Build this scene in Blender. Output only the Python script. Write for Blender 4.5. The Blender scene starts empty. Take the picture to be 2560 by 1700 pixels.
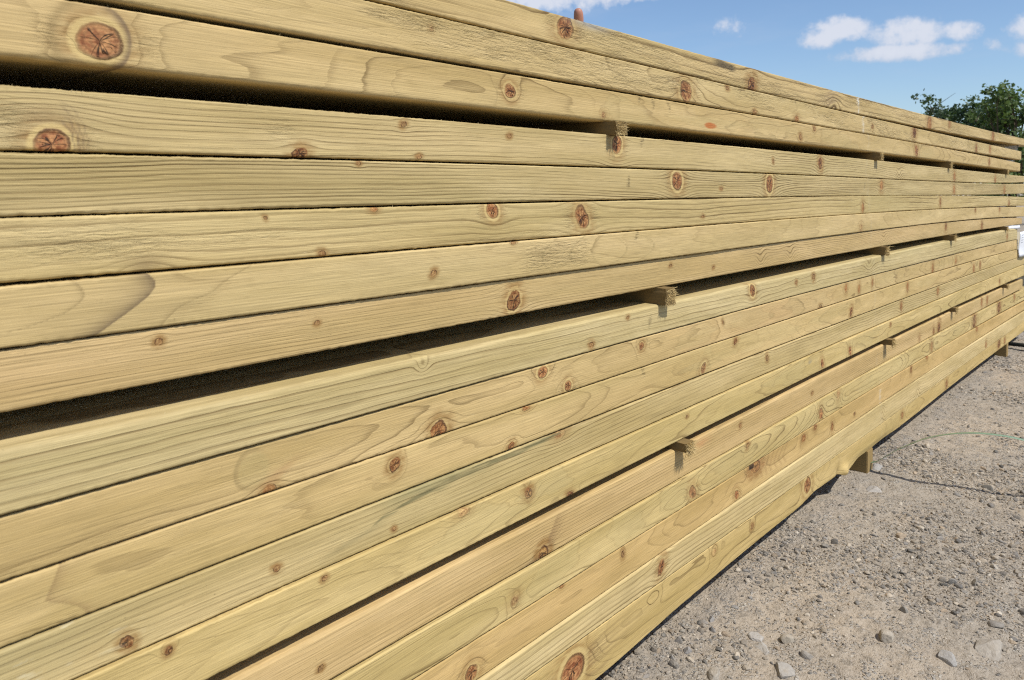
import bpy, bmesh, math, random
import numpy as np
from mathutils import Vector, Matrix
random.seed(7); rng = np.random.default_rng(11)
SC = bpy.context.scene
COL = SC.collection
SUN_EL = math.radians(54)

# ------------------------------------------------------------------ helpers
def tag(o, label=None, cat=None, group=None, kind=None):
    if label: o['label'] = label
    if cat: o['category'] = cat
    if group: o['group'] = group
    if kind: o['kind'] = kind
    return o

def link(name, me, mat=None, parent=None, loc=None):
    o = bpy.data.objects.new(name, me)
    COL.objects.link(o)
    if mat is not None and me is not None:
        me.materials.append(mat)
    if parent is not None: o.parent = parent
    if loc is not None: o.location = loc
    return o

def np_mesh(name, V, quads=None, tris=None, smooth=True, attrs=None, ngons=None):
    """mesh from numpy arrays; attrs: name -> (type, array)"""
    me = bpy.data.meshes.new(name)
    V = np.asarray(V, dtype=np.float32)
    me.vertices.add(len(V)); me.vertices.foreach_set('co', V.ravel())
    idx = []; tot = []
    if quads is not None and len(quads):
        idx.append(np.asarray(quads, dtype=np.int32).ravel()); tot.append(np.full(len(quads), 4, dtype=np.int32))
    if tris is not None and len(tris):
        idx.append(np.asarray(tris, dtype=np.int32).ravel()); tot.append(np.full(len(tris), 3, dtype=np.int32))
    for g in (ngons or []):
        idx.append(np.asarray(g, dtype=np.int32)); tot.append(np.array([len(g)], dtype=np.int32))
    idx = np.concatenate(idx); tot = np.concatenate(tot)
    start = np.concatenate([[0], np.cumsum(tot)[:-1]]).astype(np.int32)
    me.loops.add(len(idx)); me.loops.foreach_set('vertex_index', idx)
    me.polygons.add(len(tot)); me.polygons.foreach_set('loop_start', start); me.polygons.foreach_set('loop_total', tot)
    me.polygons.foreach_set('use_smooth', np.full(len(tot), bool(smooth)))
    me.update(calc_edges=True)
    for k, (t, a) in (attrs or {}).items():
        at = me.attributes.new(k, t, 'POINT')
        a = np.asarray(a, dtype=np.float32)
        at.data.foreach_set({'FLOAT': 'value', 'FLOAT_VECTOR': 'vector', 'FLOAT_COLOR': 'color'}[t], a.ravel())
    me.validate()
    return me

def _h(ix, iy, iz, seed):
    n = (ix.astype(np.int64) * 374761393 + iy.astype(np.int64) * 668265263 + iz.astype(np.int64) * 2147483647 + seed * 1274126177) & 0xffffffff
    n = ((n ^ (n >> 13)) * 1274126177) & 0xffffffff
    n = ((n ^ (n >> 16)) * 2246822519) & 0xffffffff
    return ((n ^ (n >> 15)) & 0xffff) / 65535.0

def noise(x, y=None, seed=0):
    """value noise -1..1 in one or two dimensions"""
    x = np.asarray(x, dtype=np.float64)
    y = np.zeros_like(x) if y is None else np.asarray(y, dtype=np.float64) + np.zeros_like(x)
    x = x + np.zeros_like(y)
    fx = np.floor(x); fy = np.floor(y); u = x - fx; v = y - fy
    u = u * u * u * (u * (u * 6 - 15) + 10); v = v * v * v * (v * (v * 6 - 15) + 10)
    z = np.zeros_like(fx)
    a = _h(fx, fy, z, seed); b = _h(fx + 1, fy, z, seed); c = _h(fx, fy + 1, z, seed); d = _h(fx + 1, fy + 1, z, seed)
    return 2 * ((a * (1 - u) + b * u) * (1 - v) + (c * (1 - u) + d * u) * v) - 1

def fbm(x, y=None, seed=0, oct=4):
    r = 0; a = .5
    for i in range(oct):
        r = r + a * noise(np.asarray(x) * 2 ** i + 17.3 * i, None if y is None else np.asarray(y) * 2 ** i + 5.1 * i, seed + i)
        a *= .5
    return r

def sstep(a, b, x):
    t = np.clip((x - a) / (b - a), 0, 1); return t * t * (3 - 2 * t)

# ------------------------------------------------------------------ node helper
class NT:
    def __init__(s, tree): s.t = tree; s.n = tree.nodes; s.l = tree.links
    def new(s, typ, **kw):
        n = s.n.new(typ)
        for k, v in kw.items(): setattr(n, k, v)
        return n
    def put(s, sock, v):
        if isinstance(v, bpy.types.NodeSocket): s.l.new(v, sock)
        elif v is not None:
            if hasattr(sock.default_value, '__len__') and not hasattr(v, '__len__'): v = [v] * len(sock.default_value)
            if hasattr(v, '__len__') and len(sock.default_value) == 4 and len(v) == 3: v = tuple(v) + (1,)
            sock.default_value = v
    def m(s, op, a, b=None, c=None, clamp=False):
        n = s.new('ShaderNodeMath', operation=op, use_clamp=clamp)
        for i, v in enumerate((a, b, c)):
            if v is not None: s.put(n.inputs[i], v)
        return n.outputs[0]
    def vm(s, op, a, b=None):
        n = s.new('ShaderNodeVectorMath', operation=op)
        s.put(n.inputs[0], a)
        if b is not None: s.put(n.inputs[1], b)
        return n.outputs['Value'] if op in ('DOT_PRODUCT', 'LENGTH') else n.outputs[0]
    def ss(s, a, b, x, lo=0., hi=1.):
        n = s.new('ShaderNodeMapRange', interpolation_type='SMOOTHSTEP')
        s.put(n.inputs['Value'], x)
        if a > b: a, b, lo, hi = b, a, hi, lo
        s.put(n.inputs['From Min'], a); s.put(n.inputs['From Max'], b); s.put(n.inputs['To Min'], lo); s.put(n.inputs['To Max'], hi)
        return n.outputs[0]
    def mix(s, f, a, b, mode='MIX'):
        n = s.new('ShaderNodeMix', data_type='RGBA', blend_type=mode)
        s.put(n.inputs[0], f); s.put(n.inputs[6], a); s.put(n.inputs[7], b)
        return n.outputs[2]
    def noise(s, vec, scale, detail=3., rough=.55, dist=0.):
        n = s.new('ShaderNodeTexNoise'); s.put(n.inputs['Vector'], vec)
        n.inputs['Scale'].default_value = scale; n.inputs['Detail'].default_value = detail
        n.inputs['Roughness'].default_value = rough; n.inputs['Distortion'].default_value = dist
        return n.outputs[0]
    def vor(s, vec, scale, feat='F1', out=0):
        n = s.new('ShaderNodeTexVoronoi', feature=feat); s.put(n.inputs['Vector'], vec); n.inputs['Scale'].default_value = scale
        return n.outputs[out]
    def attr(s, name, out='Fac'):
        n = s.new('ShaderNodeAttribute', attribute_name=name); return n.outputs[out]
    def sep(s, v):
        n = s.new('ShaderNodeSeparateXYZ'); s.put(n.inputs[0], v); return n.outputs
    def comb(s, x, y, z):
        n = s.new('ShaderNodeCombineXYZ')
        for i, v in enumerate((x, y, z)): s.put(n.inputs[i], v)
        return n.outputs[0]
    def vmul(s, v, k): return s.vm('MULTIPLY', v, k)

def material(name):
    m = bpy.data.materials.new(name); m.use_nodes = True
    nt = NT(m.node_tree); b = m.node_tree.nodes['Principled BSDF']
    return m, nt, b

def simple(name, col, rough=.6, var=.15, scale=60, spec=.3, bump=0.):
    m, nt, b = material(name)
    tc = nt.new('ShaderNodeTexCoord').outputs['Object']
    n = nt.noise(tc, scale, 4)
    c2 = tuple(c * (1 - var) for c in col); c1 = tuple(min(1, c * (1 + var)) for c in col)
    nt.put(b.inputs['Base Color'], nt.mix(n, c2, c1))
    b.inputs['Roughness'].default_value = rough; b.inputs['Specular IOR Level'].default_value = spec
    if bump:
        bn = nt.new('ShaderNodeBump'); bn.inputs['Distance'].default_value = bump; nt.put(bn.inputs['Height'], n)
        nt.l.new(bn.outputs[0], b.inputs['Normal'])
    return m

# ------------------------------------------------------------------ timber material
def timber_material():
    m, nt, b = material('treated_softwood')
    gc = nt.attr('gc', 'Vector'); ring = nt.attr('ring'); kr = nt.attr('kr')
    kxy = nt.sep(nt.attr('kxy', 'Vector')); kcol = nt.attr('kcol', 'Color'); kalpha = nt.attr('kcol', 'Alpha')
    stain = nt.attr('stain', 'Color'); sta = nt.attr('stain', 'Alpha')
    surf = nt.sep(nt.attr('surf', 'Vector')); rough_m, late_k, tint = surf[0], surf[1], surf[2]
    # long-grain fibre noises (x runs along the board)
    fib = nt.noise(nt.vmul(gc, (14, 700, 700)), 1, 3, .6)
    fib2 = nt.noise(nt.vmul(gc, (60, 1600, 1600)), 1, 2, .6)
    slow = nt.noise(nt.vmul(gc, (2.2, 26, 26)), 1, 3, .5)
    slow2 = nt.noise(nt.vm('ADD', nt.vmul(gc, (1.1, 9, 9)), (31, 7, 3)), 1, 2, .5)
    mott = nt.noise(nt.vmul(gc, (40, 90, 90)), 1, 4, .6)
    rr = nt.m('ADD', ring, nt.m('MULTIPLY', nt.m('SUBTRACT', fib, .5), .10))
    t = nt.m('FRACT', rr)
    w_id = nt.new('ShaderNodeTexWhiteNoise', noise_dimensions='1D'); nt.put(w_id.inputs['W'], nt.m('FLOOR', rr))
    wv = w_id.outputs['Value']
    late = nt.m('MULTIPLY', nt.ss(.45, .93, t), nt.ss(1.0, .95, t))
    late = nt.mix(nt.attr('flat'), nt.m('POWER', late, 1.5), nt.m('ADD', nt.m('MULTIPLY', nt.m('POWER', late, 7.), .95), nt.m('MULTIPLY', late, .10)))
    late = nt.sep(late)[0]
    late = nt.m('MULTIPLY', late, nt.m('ADD', .45, nt.m('MULTIPLY', wv, .75)))
    late = nt.m('MULTIPLY', late, late_k)
    lat_n = nt.m('MULTIPLY', late, nt.ss(.15, .6, nt.noise(nt.vmul(gc, (7, 60, 60)), 1, 2), .35, 1.0))
    early = nt.mix(nt.ss(.3, .72, slow), (.435, .32, .128), (.575, .432, .198))
    early = nt.mix(nt.m('MULTIPLY', nt.ss(.45, .78, slow2), .45), early, (.44, .355, .155))       # green-grey preservative tint
    early = nt.mix(nt.m('MULTIPLY', nt.ss(.30, 1., tint), .8), early, (.535, .365, .17))          # pinker heart side
    patch = nt.noise(nt.vm('ADD', nt.vmul(gc, (3.5, 16, 16)), (11, 2, 8)), 1, 4, .6)
    early = nt.mix(nt.m('MULTIPLY', nt.ss(.52, .78, patch), .55), early, (.345, .255, .105))
    early = nt.mix(nt.m('MULTIPLY', nt.ss(.46, .25, patch), .5), early, (.635, .49, .24))
    early = nt.mix(nt.m('MULTIPLY', wv, .25), early, (.39, .285, .115))
    early = nt.mix(1., early, nt.attr('tone', 'Color'), 'MULTIPLY')
    col = nt.mix(lat_n, early, (.155, .095, .032))
    col = nt.mix(1., col, nt.m('ADD', .56, nt.m('MULTIPLY', fib, .88)), 'MULTIPLY')
    col = nt.mix(nt.m('MULTIPLY', nt.ss(.50, .80, mott), .22), col, (.27, .19, .07))
    # faint planer chatter and pale scuffs
    scuff = nt.ss(.64, .76, nt.noise(nt.vm('ADD', nt.vmul(gc, (90, 420, 420)), (5, 9, 1)), 1, 4, .7))
    col = nt.mix(nt.m('MULTIPLY', scuff, .5), col, (.70, .57, .33))
    # tiny dark specks
    sp = nt.ss(.10, .05, nt.vor(nt.vmul(gc, (90, 160, 160)), 1))
    spm = nt.m('MULTIPLY', sp, nt.ss(.55, .7, nt.noise(nt.vmul(gc, (6, 30, 30)), 1, 2)))
    col = nt.mix(nt.m('MULTIPLY', spm, .55), col, (.16, .11, .05))
    # torn grain patches: darker pits
    tear = nt.noise(nt.vmul(gc, (48, 310, 310)), 1, 5, .68, .6)
    tearm = nt.m('MULTIPLY', rough_m, nt.ss(.52, .68, tear))
    col = nt.mix(nt.m('MULTIPLY', tearm, .24), col, (.22, .155, .05))
    tl = nt.m('MULTIPLY', rough_m, nt.ss(.42, .30, tear))
    col = nt.mix(nt.m('MULTIPLY', tl, .4), col, (.66, .52, .27))
    # knots
    kn = nt.noise(nt.vmul(gc, (420, 420, 420)), 1, 3, .6)
    kx, ky, seed = kxy[0], kxy[1], kxy[2]
    kloc = nt.comb(kx, ky, nt.m('MULTIPLY', seed, 40.))
    kbig = nt.noise(nt.vmul(kloc, (1.15, 1.15, 1.)), 1, 2, .5)
    krn = nt.m('ADD', kr, nt.m('MULTIPLY', nt.m('SUBTRACT', kbig, .5), nt.ss(.72, .92, seed, .75, .16)))
    krn = nt.m('ADD', krn, nt.m('MULTIPLY', nt.m('SUBTRACT', nt.noise(nt.vmul(gc, (260, 260, 260)), 1, 2), .5), .16))
    halo = nt.m('MULTIPLY', nt.ss(2.9, 1.05, krn), .6)
    halo = nt.m('MULTIPLY', nt.m('MULTIPLY', halo, kalpha), nt.ss(.3, .6, nt.noise(nt.vmul(gc, (45, 150, 150)), 1, 3), .25, 1.6))
    col = nt.mix(halo, col, (.29, .165, .055))
    pale = nt.m('MULTIPLY', nt.ss(1.0, 1.12, krn), nt.ss(1.55, 1.3, krn))
    col = nt.mix(nt.m('MULTIPLY', pale, nt.m('MULTIPLY', .8, nt.ss(.5, .9, seed))), col, (.58, .43, .18))
    core = nt.m('DIVIDE', nt.m('SUBTRACT', 1.12, krn), nt.m('ADD', .16, nt.m('MULTIPLY', nt.m('SUBTRACT', 1., kalpha, None, True), .75)), None, True)
    kring = nt.m('MULTIPLY_ADD', nt.m('SINE', nt.m('MULTIPLY', nt.m('ADD', krn, nt.m('MULTIPLY', kn, .18)), 21.)), .16, .92)
    kvar = nt.noise(nt.vmul(kloc, (1.7, 1.7, 2.3)), 1, 3, .6)
    kc = nt.mix(nt.ss(.35, .68, kvar), nt.mix(1., kcol, (.62, .52, .50), 'MULTIPLY'), nt.mix(.35, nt.mix(1., kcol, (1.35, 1.4, 1.35), 'MULTIPLY'), (.48, .33, .14)))
    kc = nt.mix(1., kc, nt.m('MULTIPLY', kring, nt.m('ADD', .6, nt.m('MULTIPLY', kn, .8))), 'MULTIPLY')
    col = nt.mix(core, col, kc)
    outl = nt.m('MULTIPLY', nt.ss(.80, .98, krn), nt.ss(1.16, 1.0, krn))
    outl = nt.m('MULTIPLY', outl, nt.m('MULTIPLY', kalpha, nt.ss(.30, .55, kn, .35, 1.)))
    osd = nt.m('MULTIPLY', seed, 57.)
    oside = nt.m('ADD', nt.m('MULTIPLY', kx, nt.m('COSINE', osd)), nt.m('MULTIPLY', ky, nt.m('SINE', osd)))
    outl = nt.m('MULTIPLY', outl, nt.ss(-.8, .8, oside, .18, 1.25), None, True)
    col = nt.mix(nt.m('MULTIPLY', outl, .85), col, (.085, .04, .018))
    ang = nt.m('ARCTAN2', ky, kx)
    wob = nt.m('MULTIPLY', nt.m('SUBTRACT', nt.noise(nt.vmul(gc, (260, 260, 260)), 1, 2), .5), 1.6)
    dirv = nt.vm('NORMALIZE', nt.comb(kx, ky, 0.))
    cang = nt.noise(nt.vm('ADD', nt.vmul(dirv, (1.25, 1.25, 0)), nt.comb(nt.m('MULTIPLY', seed, 61.), nt.m('MULTIPLY', kr, .35), nt.m('MULTIPLY', wob, .12))), 1, 1.5, .6)
    crw = nt.m('MULTIPLY', nt.m('ABSOLUTE', nt.m('SUBTRACT', cang, .5)), nt.m('ADD', kr, .22))
    crack = nt.m('MULTIPLY', nt.ss(.021, .009, crw), nt.ss(.98, .55, nt.m('ADD', kr, nt.m('MULTIPLY', wob, .35))))
    crack = nt.m('MULTIPLY', crack, nt.ss(.40, .46, seed))
    col = nt.mix(nt.m('MULTIPLY', crack, .92), col, (.03, .016, .01))
    # stains
    col = nt.mix(nt.m('MULTIPLY', sta, nt.ss(.25, .6, nt.m('ADD', nt.m('MULTIPLY', fib, .5), nt.m('MULTIPLY', mott, .5)), .55, 1.)), col, stain)
    nt.put(b.inputs['Base Color'], col)
    b.inputs['Roughness'].default_value = .62; b.inputs['Specular IOR Level'].default_value = .22
    h = nt.m('MULTIPLY', late, .0006)
    h = nt.m('ADD', h, nt.m('MULTIPLY', fib, .00055))
    h = nt.m('ADD', h, nt.m('MULTIPLY', fib2, .00016))
    h = nt.m('ADD', h, nt.m('MULTIPLY', nt.m('MULTIPLY', nt.m('SUBTRACT', .6, tear), rough_m), .0036))
    h = nt.m('ADD', h, nt.m('MULTIPLY', scuff, .00018))
    h = nt.m('SUBTRACT', h, nt.m('MULTIPLY', crack, .0016))
    h = nt.m('SUBTRACT', h, nt.m('MULTIPLY', outl, .0005))
    bn = nt.new('ShaderNodeBump'); bn.inputs['Strength'].default_value = .9; bn.inputs['Distance'].default_value = 1.
    nt.put(bn.inputs['Height'], h); nt.l.new(bn.outputs[0], b.inputs['Normal'])
    return m
M_TIMBER = timber_material()

# ------------------------------------------------------------------ the stack: measured levels of every board
# polynomials (in metres along the stack) of each board's top and bottom edge: the boards sag over their bearers
LV = {
 'T1':([0.00217,-0.01215,1.01286],[0.00375,-0.01874,0.97745]), 'T2':([0.00072,-0.01097,0.97173],[0.00015,-0.00052,-0.007,0.92379]),
 'T3':([-0.00019,-0.00014,-0.00442,0.91884],[0.00012,-0.00227,0.00071,0.87034]),
 'B1':([0.0006,-0.00557,0.00594,0.84916],[0.00122,-0.00807,0.0082,0.80202]), 'B2':([0.00099,-0.00713,0.00734,0.80026],[0.00077,-0.00595,0.0061,0.75441]),
 'B3':([-0.0024,0.00209,0.75382],[-0.0024,0.00293,0.70673]), 'B4':([-0.00304,0.0052,0.70403],[-0.00061,0.00101,-0.00173,0.66056]),
 'B5':([-0.00066,0.00093,-0.00129,0.65896],[-9e-05,-0.00139,0.00067,0.61351]),
 'C1':([-0.00071,0.00319,-0.00581,0.58906],[1e-05,-0.00224,0.00369,0.53884]), 'C2':([0.00013,-0.00319,0.00557,0.53633],[-0.00035,-0.0008,0.00415,0.4893]),
 'C3':([-0.00023,-0.00165,0.00554,0.48742],[-0.00215,0.00484,0.44021]), 'C4':([-0.00204,0.00431,0.43886],[-0.00186,0.00405,0.39376]),
 'C5':([-0.00188,0.00399,0.39261],[-0.00306,0.00857,0.34184]),
 'D1':([-0.00322,0.00856,0.3272],[-0.0026,0.00692,0.27526]), 'D2':([-0.00367,0.01071,0.27129],[-0.0037,0.00988,0.22165]),
 'D3':([-0.0046,0.01306,0.21833],[-0.00287,0.00588,0.17173]), 'D4':([-0.00355,0.00795,0.16942],[-0.01406,0.14242]),
 'D5':([-0.0128,0.13949],None)}
D5S = [-1,.8,.945,1.15,1.30,1.51,1.68,1.77,1.83,1.90,1.935,1.95,1.967,1.99,2.026,2.088,2.195,2.295,2.41,2.67,3.23,4.7]
D5Z = [.051,.051,.0514,.0586,.0609,.0617,.0608,.0695,.0672,.0647,.0625,.0560,.0525,.0530,.0551,.0610,.0590,.0595,.058,.055,.051,.0256]
def level(n, k, s):
    s = np.asarray(s, dtype=float); sc = np.clip(s, .02, 4.75)
    if n == 'D5' and k == 1:
        r = sum(np.interp(sc + d, D5S, D5Z) for d in (-.008, -.004, 0, .004, .008)) / 5
        return r
    return np.polyval(LV[n][k], sc)
ORDER = ['T1','T2','T3','B1','B2','B3','B4','B5','C1','C2','C3','C4','C5','D1','D2','D3','D4','D5']

# knots: (position along, height fraction, half length mm, half height mm, kind)
KN = {
 'T1':[(0.827,0.61,15.8,15.5,'b'),(1.407,0.25,15.4,14.4,'d'),(2.72,0.4,26,21.5,'r'),(2.985,0.77,14,10.9,'s'),(3.746,0.47,25,23.3,'r'),(1.871,0.06,21.6,11.3,'g'),(.45,.3,9,8,'s')],
 'T2':[(0.583,0.69,3.6,3.5,'p'),(1.155,0.4,18.8,17.3,'b'),(1.307,0.87,6.4,3.6,'s'),(1.423,0.08,7.2,4.6,'s'),(1.632,0.13,12.3,6.8,'r'),(2.146,0.49,7.0,5.2,'s'),(2.55,0.68,20,14.4,'d'),(3.424,0.36,18,17.0,'r'),(3.685,0.56,17,18.1,'r')],
 'T3':[(0.237,0.41,16.6,13.6,'B'),(0.717,0.54,9.7,8.4,'b'),(0.919,0.2,5.5,5.2,'p'),(1.657,0.33,7.0,6.0,'s'),(1.738,0.83,6.2,5.3,'s'),(2.576,0.5,17,15.8,'b'),(3.699,0.54,16,18.2,'r')],
 'B1':[(0.202,0.1,11.9,11.4,'B'),(0.415,0.07,7.9,6.0,'d'),(0.544,0.84,3.9,3.4,'s'),(0.715,0.74,3.7,3.0,'s'),(0.566,0.09,3.5,2.6,'s'),(0.952,0.71,11.6,13.0,'b'),(1.775,0.59,11.0,12.7,'d'),(2.406,0.37,14,11.5,'g'),(1.514,0.53,3.9,4.8,'s'),(3.083,0.42,16,17.0,'r'),(3.827,0.3,17,17.1,'r')],
 'B2':[(0.482,0.95,2.8,2.2,'s'),(1.127,0.63,15.3,14.8,'b'),(1.494,0.58,15,18,'b'),(1.284,0.36,4.7,2.9,'s'),(2.234,0.63,14,15.3,'r'),(3.074,0.43,17,18.4,'r'),(4.025,0.34,22,23.2,'r')],
 'B3':[(0.502,0.96,5.2,3,'r'),(0.682,0.83,10.0,9.7,'b'),(0.864,0.53,13.9,16.2,'b'),(0.377,0.85,2.0,2.0,'s'),(0.438,0.06,3.7,3.2,'s'),(0.275,-0.25,13.0,9.3,'g'),(2.079,0.34,10,14.5,'r'),(2.884,0.51,12,14.8,'r'),(4.15,0.29,18,14.7,'r'),(1.216,0.34,4.3,2.8,'s')],
 'B4':[(0.583,0.41,4.2,3.8,'s'),(0.718,0.98,4.5,2.6,'s'),(2.059,0.24,12,10.3,'p'),(3.425,0.8,12,9.4,'r'),(3.922,0.8,14,12.3,'r')],
 'B5':[(0.278,0.76,3.2,3.2,'s'),(0.432,0.65,2.8,2.6,'s'),(0.724,0.4,11.2,12.6,'d'),(1.114,0.71,4.2,2.8,'s'),(1.469,0.53,11.4,15,'g'),(1.617,0.45,10.9,13,'g'),(1.264,0.38,4.0,2.9,'s'),(2.275,0.5,15,15.6,'g'),(2.974,0.66,14,15.3,'r'),(3.574,0.35,17,19.5,'r')],
 'C1':[(0.57,0.83,5,4,'g'),(0.887,0.2,4.9,4.6,'s'),(0.981,0.8,4.0,2.6,'s'),(1.419,0.71,11,12,'b'),(1.736,0.67,7.5,7.3,'s'),(1.637,0.6,5.2,4.3,'s'),(2.141,0.75,18,12,'g'),(4.109,0.43,17,14.7,'r')],
 'C2':[(0.378,0.06,7.6,5.2,'r'),(0.593,0.12,11.2,10.2,'d'),(0.78,0.81,9.7,8.0,'b'),(0.835,0.19,7.4,7.2,'b'),(1.022,0.73,7.1,6.3,'b'),(1.298,0.74,4.2,3.7,'s'),(1.96,0.7,10,11.0,'r'),(2.06,0.41,9,12.4,'r'),(2.168,0.56,8,10.8,'r'),(1.788,0.1,9,4.7,'s'),(2.8,0.33,14,18.6,'r'),(3.127,0.39,12,10.2,'r')],
 'C3':[(0.529,0.69,7.0,7.2,'d'),(0.718,0.09,5.3,5.1,'d'),(0.747,0.96,7.9,3,'r'),(1.353,0.81,7,6.1,'d'),(1.228,0.24,9,10.0,'b'),(1.999,0.35,9,11.2,'d'),(2.502,0.67,12,14.6,'r'),(3.426,0.39,15,18.9,'r'),(3.544,0.53,15,16.2,'r')],
 'C4':[(0.249,0.26,4.9,5.4,'d'),(0.385,0.45,3.8,3.2,'s'),(0.527,0.22,2.8,2.6,'s'),(0.817,0.93,13.0,6.5,'p'),(1.496,0.69,5.5,6.6,'s'),(2.447,0.62,12,14.3,'r'),(2.875,0.66,13,13.6,'r')],
 'C5':[(0.281,0.85,3.4,3.4,'d'),(0.436,0.87,3.3,2.8,'s'),(0.631,0.93,10.6,5,'p'),(0.748,0.67,7.4,6.8,'d'),(0.837,0.03,7.3,5,'d'),(1.165,0.76,4.0,2.8,'s'),(1.798,0.34,9,11.3,'b'),(1.988,0.31,9,12.2,'b'),(2.326,0.77,7,4.6,'s'),(3.95,0.43,14,10.7,'r')],
 'D1':[(0.433,0.34,3.3,3.2,'s'),(0.783,0.10,9.6,9.6,'D'),(1.378,0.69,5.0,4.7,'s'),(1.75,0.45,5.4,3.7,'s'),(2.912,0.33,16,16.6,'d'),(2.842,0.23,11,13.6,'r'),(2.662,0.3,12,10.3,'p'),(3.606,0.61,16,18.3,'r'),(3.72,0.56,16,18.8,'r')],
 'D2':[(0.723,0.38,8.6,8.3,'p'),(1.188,0.33,11.5,12.0,'b'),(1.798,0.34,11,13.3,'b'),(1.914,0.76,12,13,'p'),(2.799,0.44,15,18.8,'r'),(3.973,0.55,32,22,'d'),(3.461,0.53,28,24,'d'),(4.354,0.78,20,16,'r'),(1.405,0.83,7.0,5.5,'s')],
 'D3':[(0.646,0.27,9.2,9.9,'b'),(0.973,0.77,4.4,5.6,'s'),(1.446,0.83,20.0,11.3,'D'),(1.363,0.24,8,9.3,'b'),(1.694,0.74,13,9.1,'r'),(1.763,0.89,10.0,7.5,'r'),(2.554,0.79,10,12.5,'r'),(1.873,0.45,8.5,11.8,'r'),(2.74,0.96,12.0,7.9,'r'),(3.501,0.89,16,13.0,'r'),(0.822,0.98,4.5,3,'r'),(2.035,0.36,6.3,4.2,'s')],
 'D4':[(1.085,0.55,9.8,13.4,'b'),(2.277,0.45,11,14.0,'g'),(2.641,0.28,12,12.9,'g'),(3.69,0.3,15,13.7,'r')],
 'D5':[(0.849,0.54,25.9,20.5,'B'),(1.724,0.62,19,17.5,'b'),(1.065,0.76,10.4,6.6,'g'),(1.436,0.67,6.4,5.7,'s'),(1.274,0.77,8.4,7.5,'p'),(2.476,0.61,13,9.8,'r'),(3.025,0.46,16,15.9,'r'),(3.992,0.51,26,16.5,'d'),(4.128,0.46,20,17.0,'r')]}
# colour (linear), halo/outline strength, and 'seed class' (>.45 cracks, >.5 pale collar)
KTYPE = {'B':((.42,.17,.068),.8,.9),'b':((.44,.19,.070),.75,.8),'d':((.31,.13,.042),1.,.62),'D':((.36,.18,.05),1.6,.6),
         'r':((.33,.155,.05),.6,.3),'s':((.30,.165,.062),1.,.2),'p':((.46,.29,.12),.4,.35),'g':((.42,.30,.12),.3,.1)}

# grain of each board: kind ('s' straight lines / 'f' flat-sawn contours), pith height, pith depth, ring spacing, line strength, tint, roughness, front offset mm, end
BD = {
 'T1':('s',.16,.05,.0115,.95,.10,.75, 0.0,4.78), 'T2':('f',.015,.075,.0040,.50,.10,.80,-1.0,4.446), 'T3':('f',-.01,.10,.0045,.55,.10,.10, 1.5,4.446),
 'B1':('s',-.14,.06,.0050,.80,.10,.22, 0.5,4.75), 'B2':('s',.19,.05,.0042,.85,.0,.10,-0.5,4.75), 'B3':('s',.13,.06,.0075,.75,.05,.22, 0.0,4.75),
 'B4':('f',.012,.10,.0070,.22,.05,.06,-3.0,4.70), 'B5':('s',-.15,.06,.0040,.48,.30,.12, 1.0,4.532),
 'C1':('s',-.12,.05,.0072,.42,.0,.08,-2.5,4.371), 'C2':('f',.0,.08,.0042,.45,.38,.20,-0.5,4.41), 'C3':('f',.01,.09,.0040,.50,.20,.12, 0.0,4.44),
 'C4':('s',-.13,.04,.0058,.72,.0,.12, 0.5,4.75), 'C5':('f',-.012,.07,.0038,.50,.05,.10,-2.5,4.595),
 'D1':('s',-.17,.06,.0048,.45,.16,.08, 2.0,4.60), 'D2':('f',.0,.05,.0036,.75,.15,.05,-1.0,4.80), 'D3':('f',.015,.09,.0045,.35,.28,.06,-0.5,4.80),
 'D4':('s',.15,.06,.0070,.50,.0,.06,-1.5,4.80), 'D5':('f',.01,.06,.0042,.60,.25,.06, 0.5,4.80)}
_T = dict(T1=(197,173,116),T2=(196,173,116),T3=(191,166,109),B1=(190,172,118),B2=(181,164,111),B3=(189,170,113),B4=(201,178,122),B5=(193,166,111),C1=(194,180,127),C2=(197,171,113),
          C3=(199,173,112),C4=(187,168,112),C5=(201,179,113),D1=(199,169,112),D2=(201,180,115),D3=(198,165,101),D4=(208,188,130),D5=(199,173,106))
TONE = {k: [g_ * (c / m_) ** 1.25 for c, m_, g_ in zip(v, (193, 171, 113), (1.0, .995, 1.01))] for k, v in _T.items()}
BLAB = {
 'T1':'topmost rough sawn timber board of the stack, against the sky, furry torn grain',
 'T2':'second timber board from the top of the stack, furry torn face with pale cracked knot',
 'T3':'smooth timber board just above the highest dark gap, with big cracked red knot',
 'B1':'timber board just below the highest dark gap, half a red knot on its lower edge',
 'B2':'closely lined timber board, second below the highest dark gap',
 'B3':'wavy lined timber board, third below the highest dark gap',
 'B4':'smooth timber board with dark curved crescent stain, fourth below the highest dark gap',
 'B5':'pinkish lined timber board resting just above the middle dark gap',
 'C1':'pale greenish timber board just below the middle dark gap, sunlit upper edge',
 'C2':'pinkish smooth timber board with several brown knots, second below the middle dark gap',
 'C3':'smooth yellow timber board, third below the middle dark gap',
 'C4':'ridged green-tinged timber board with long dark green streak',
 'C5':'smooth timber board just above the lowest dark gap, with wavy outlines in its grain',
 'D1':'pinkish timber board just below the lowest dark gap, with dark bark-ringed knot',
 'D2':'timber board with swirling contour grain, second below the lowest dark gap',
 'D3':'pinkish brown timber board with dark bark hole, third below the lowest dark gap',
 'D4':'pale lined timber board with bright upper edge, second from the bottom of the stack',
 'D5':'lowest timber board of the stack, wavy bark edge and big orange knot near the ground'}

def stations(s0, s1):
    s = [s0]
    while s[-1] < s1:
        x = s[-1]; dep = abs(.64 * .665 + x * .747)
        s.append(x + min(.006, max(.00125, .00125 * (dep / .62) ** 2)))
    s[-1] = s1
    return np.array(s)

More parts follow.
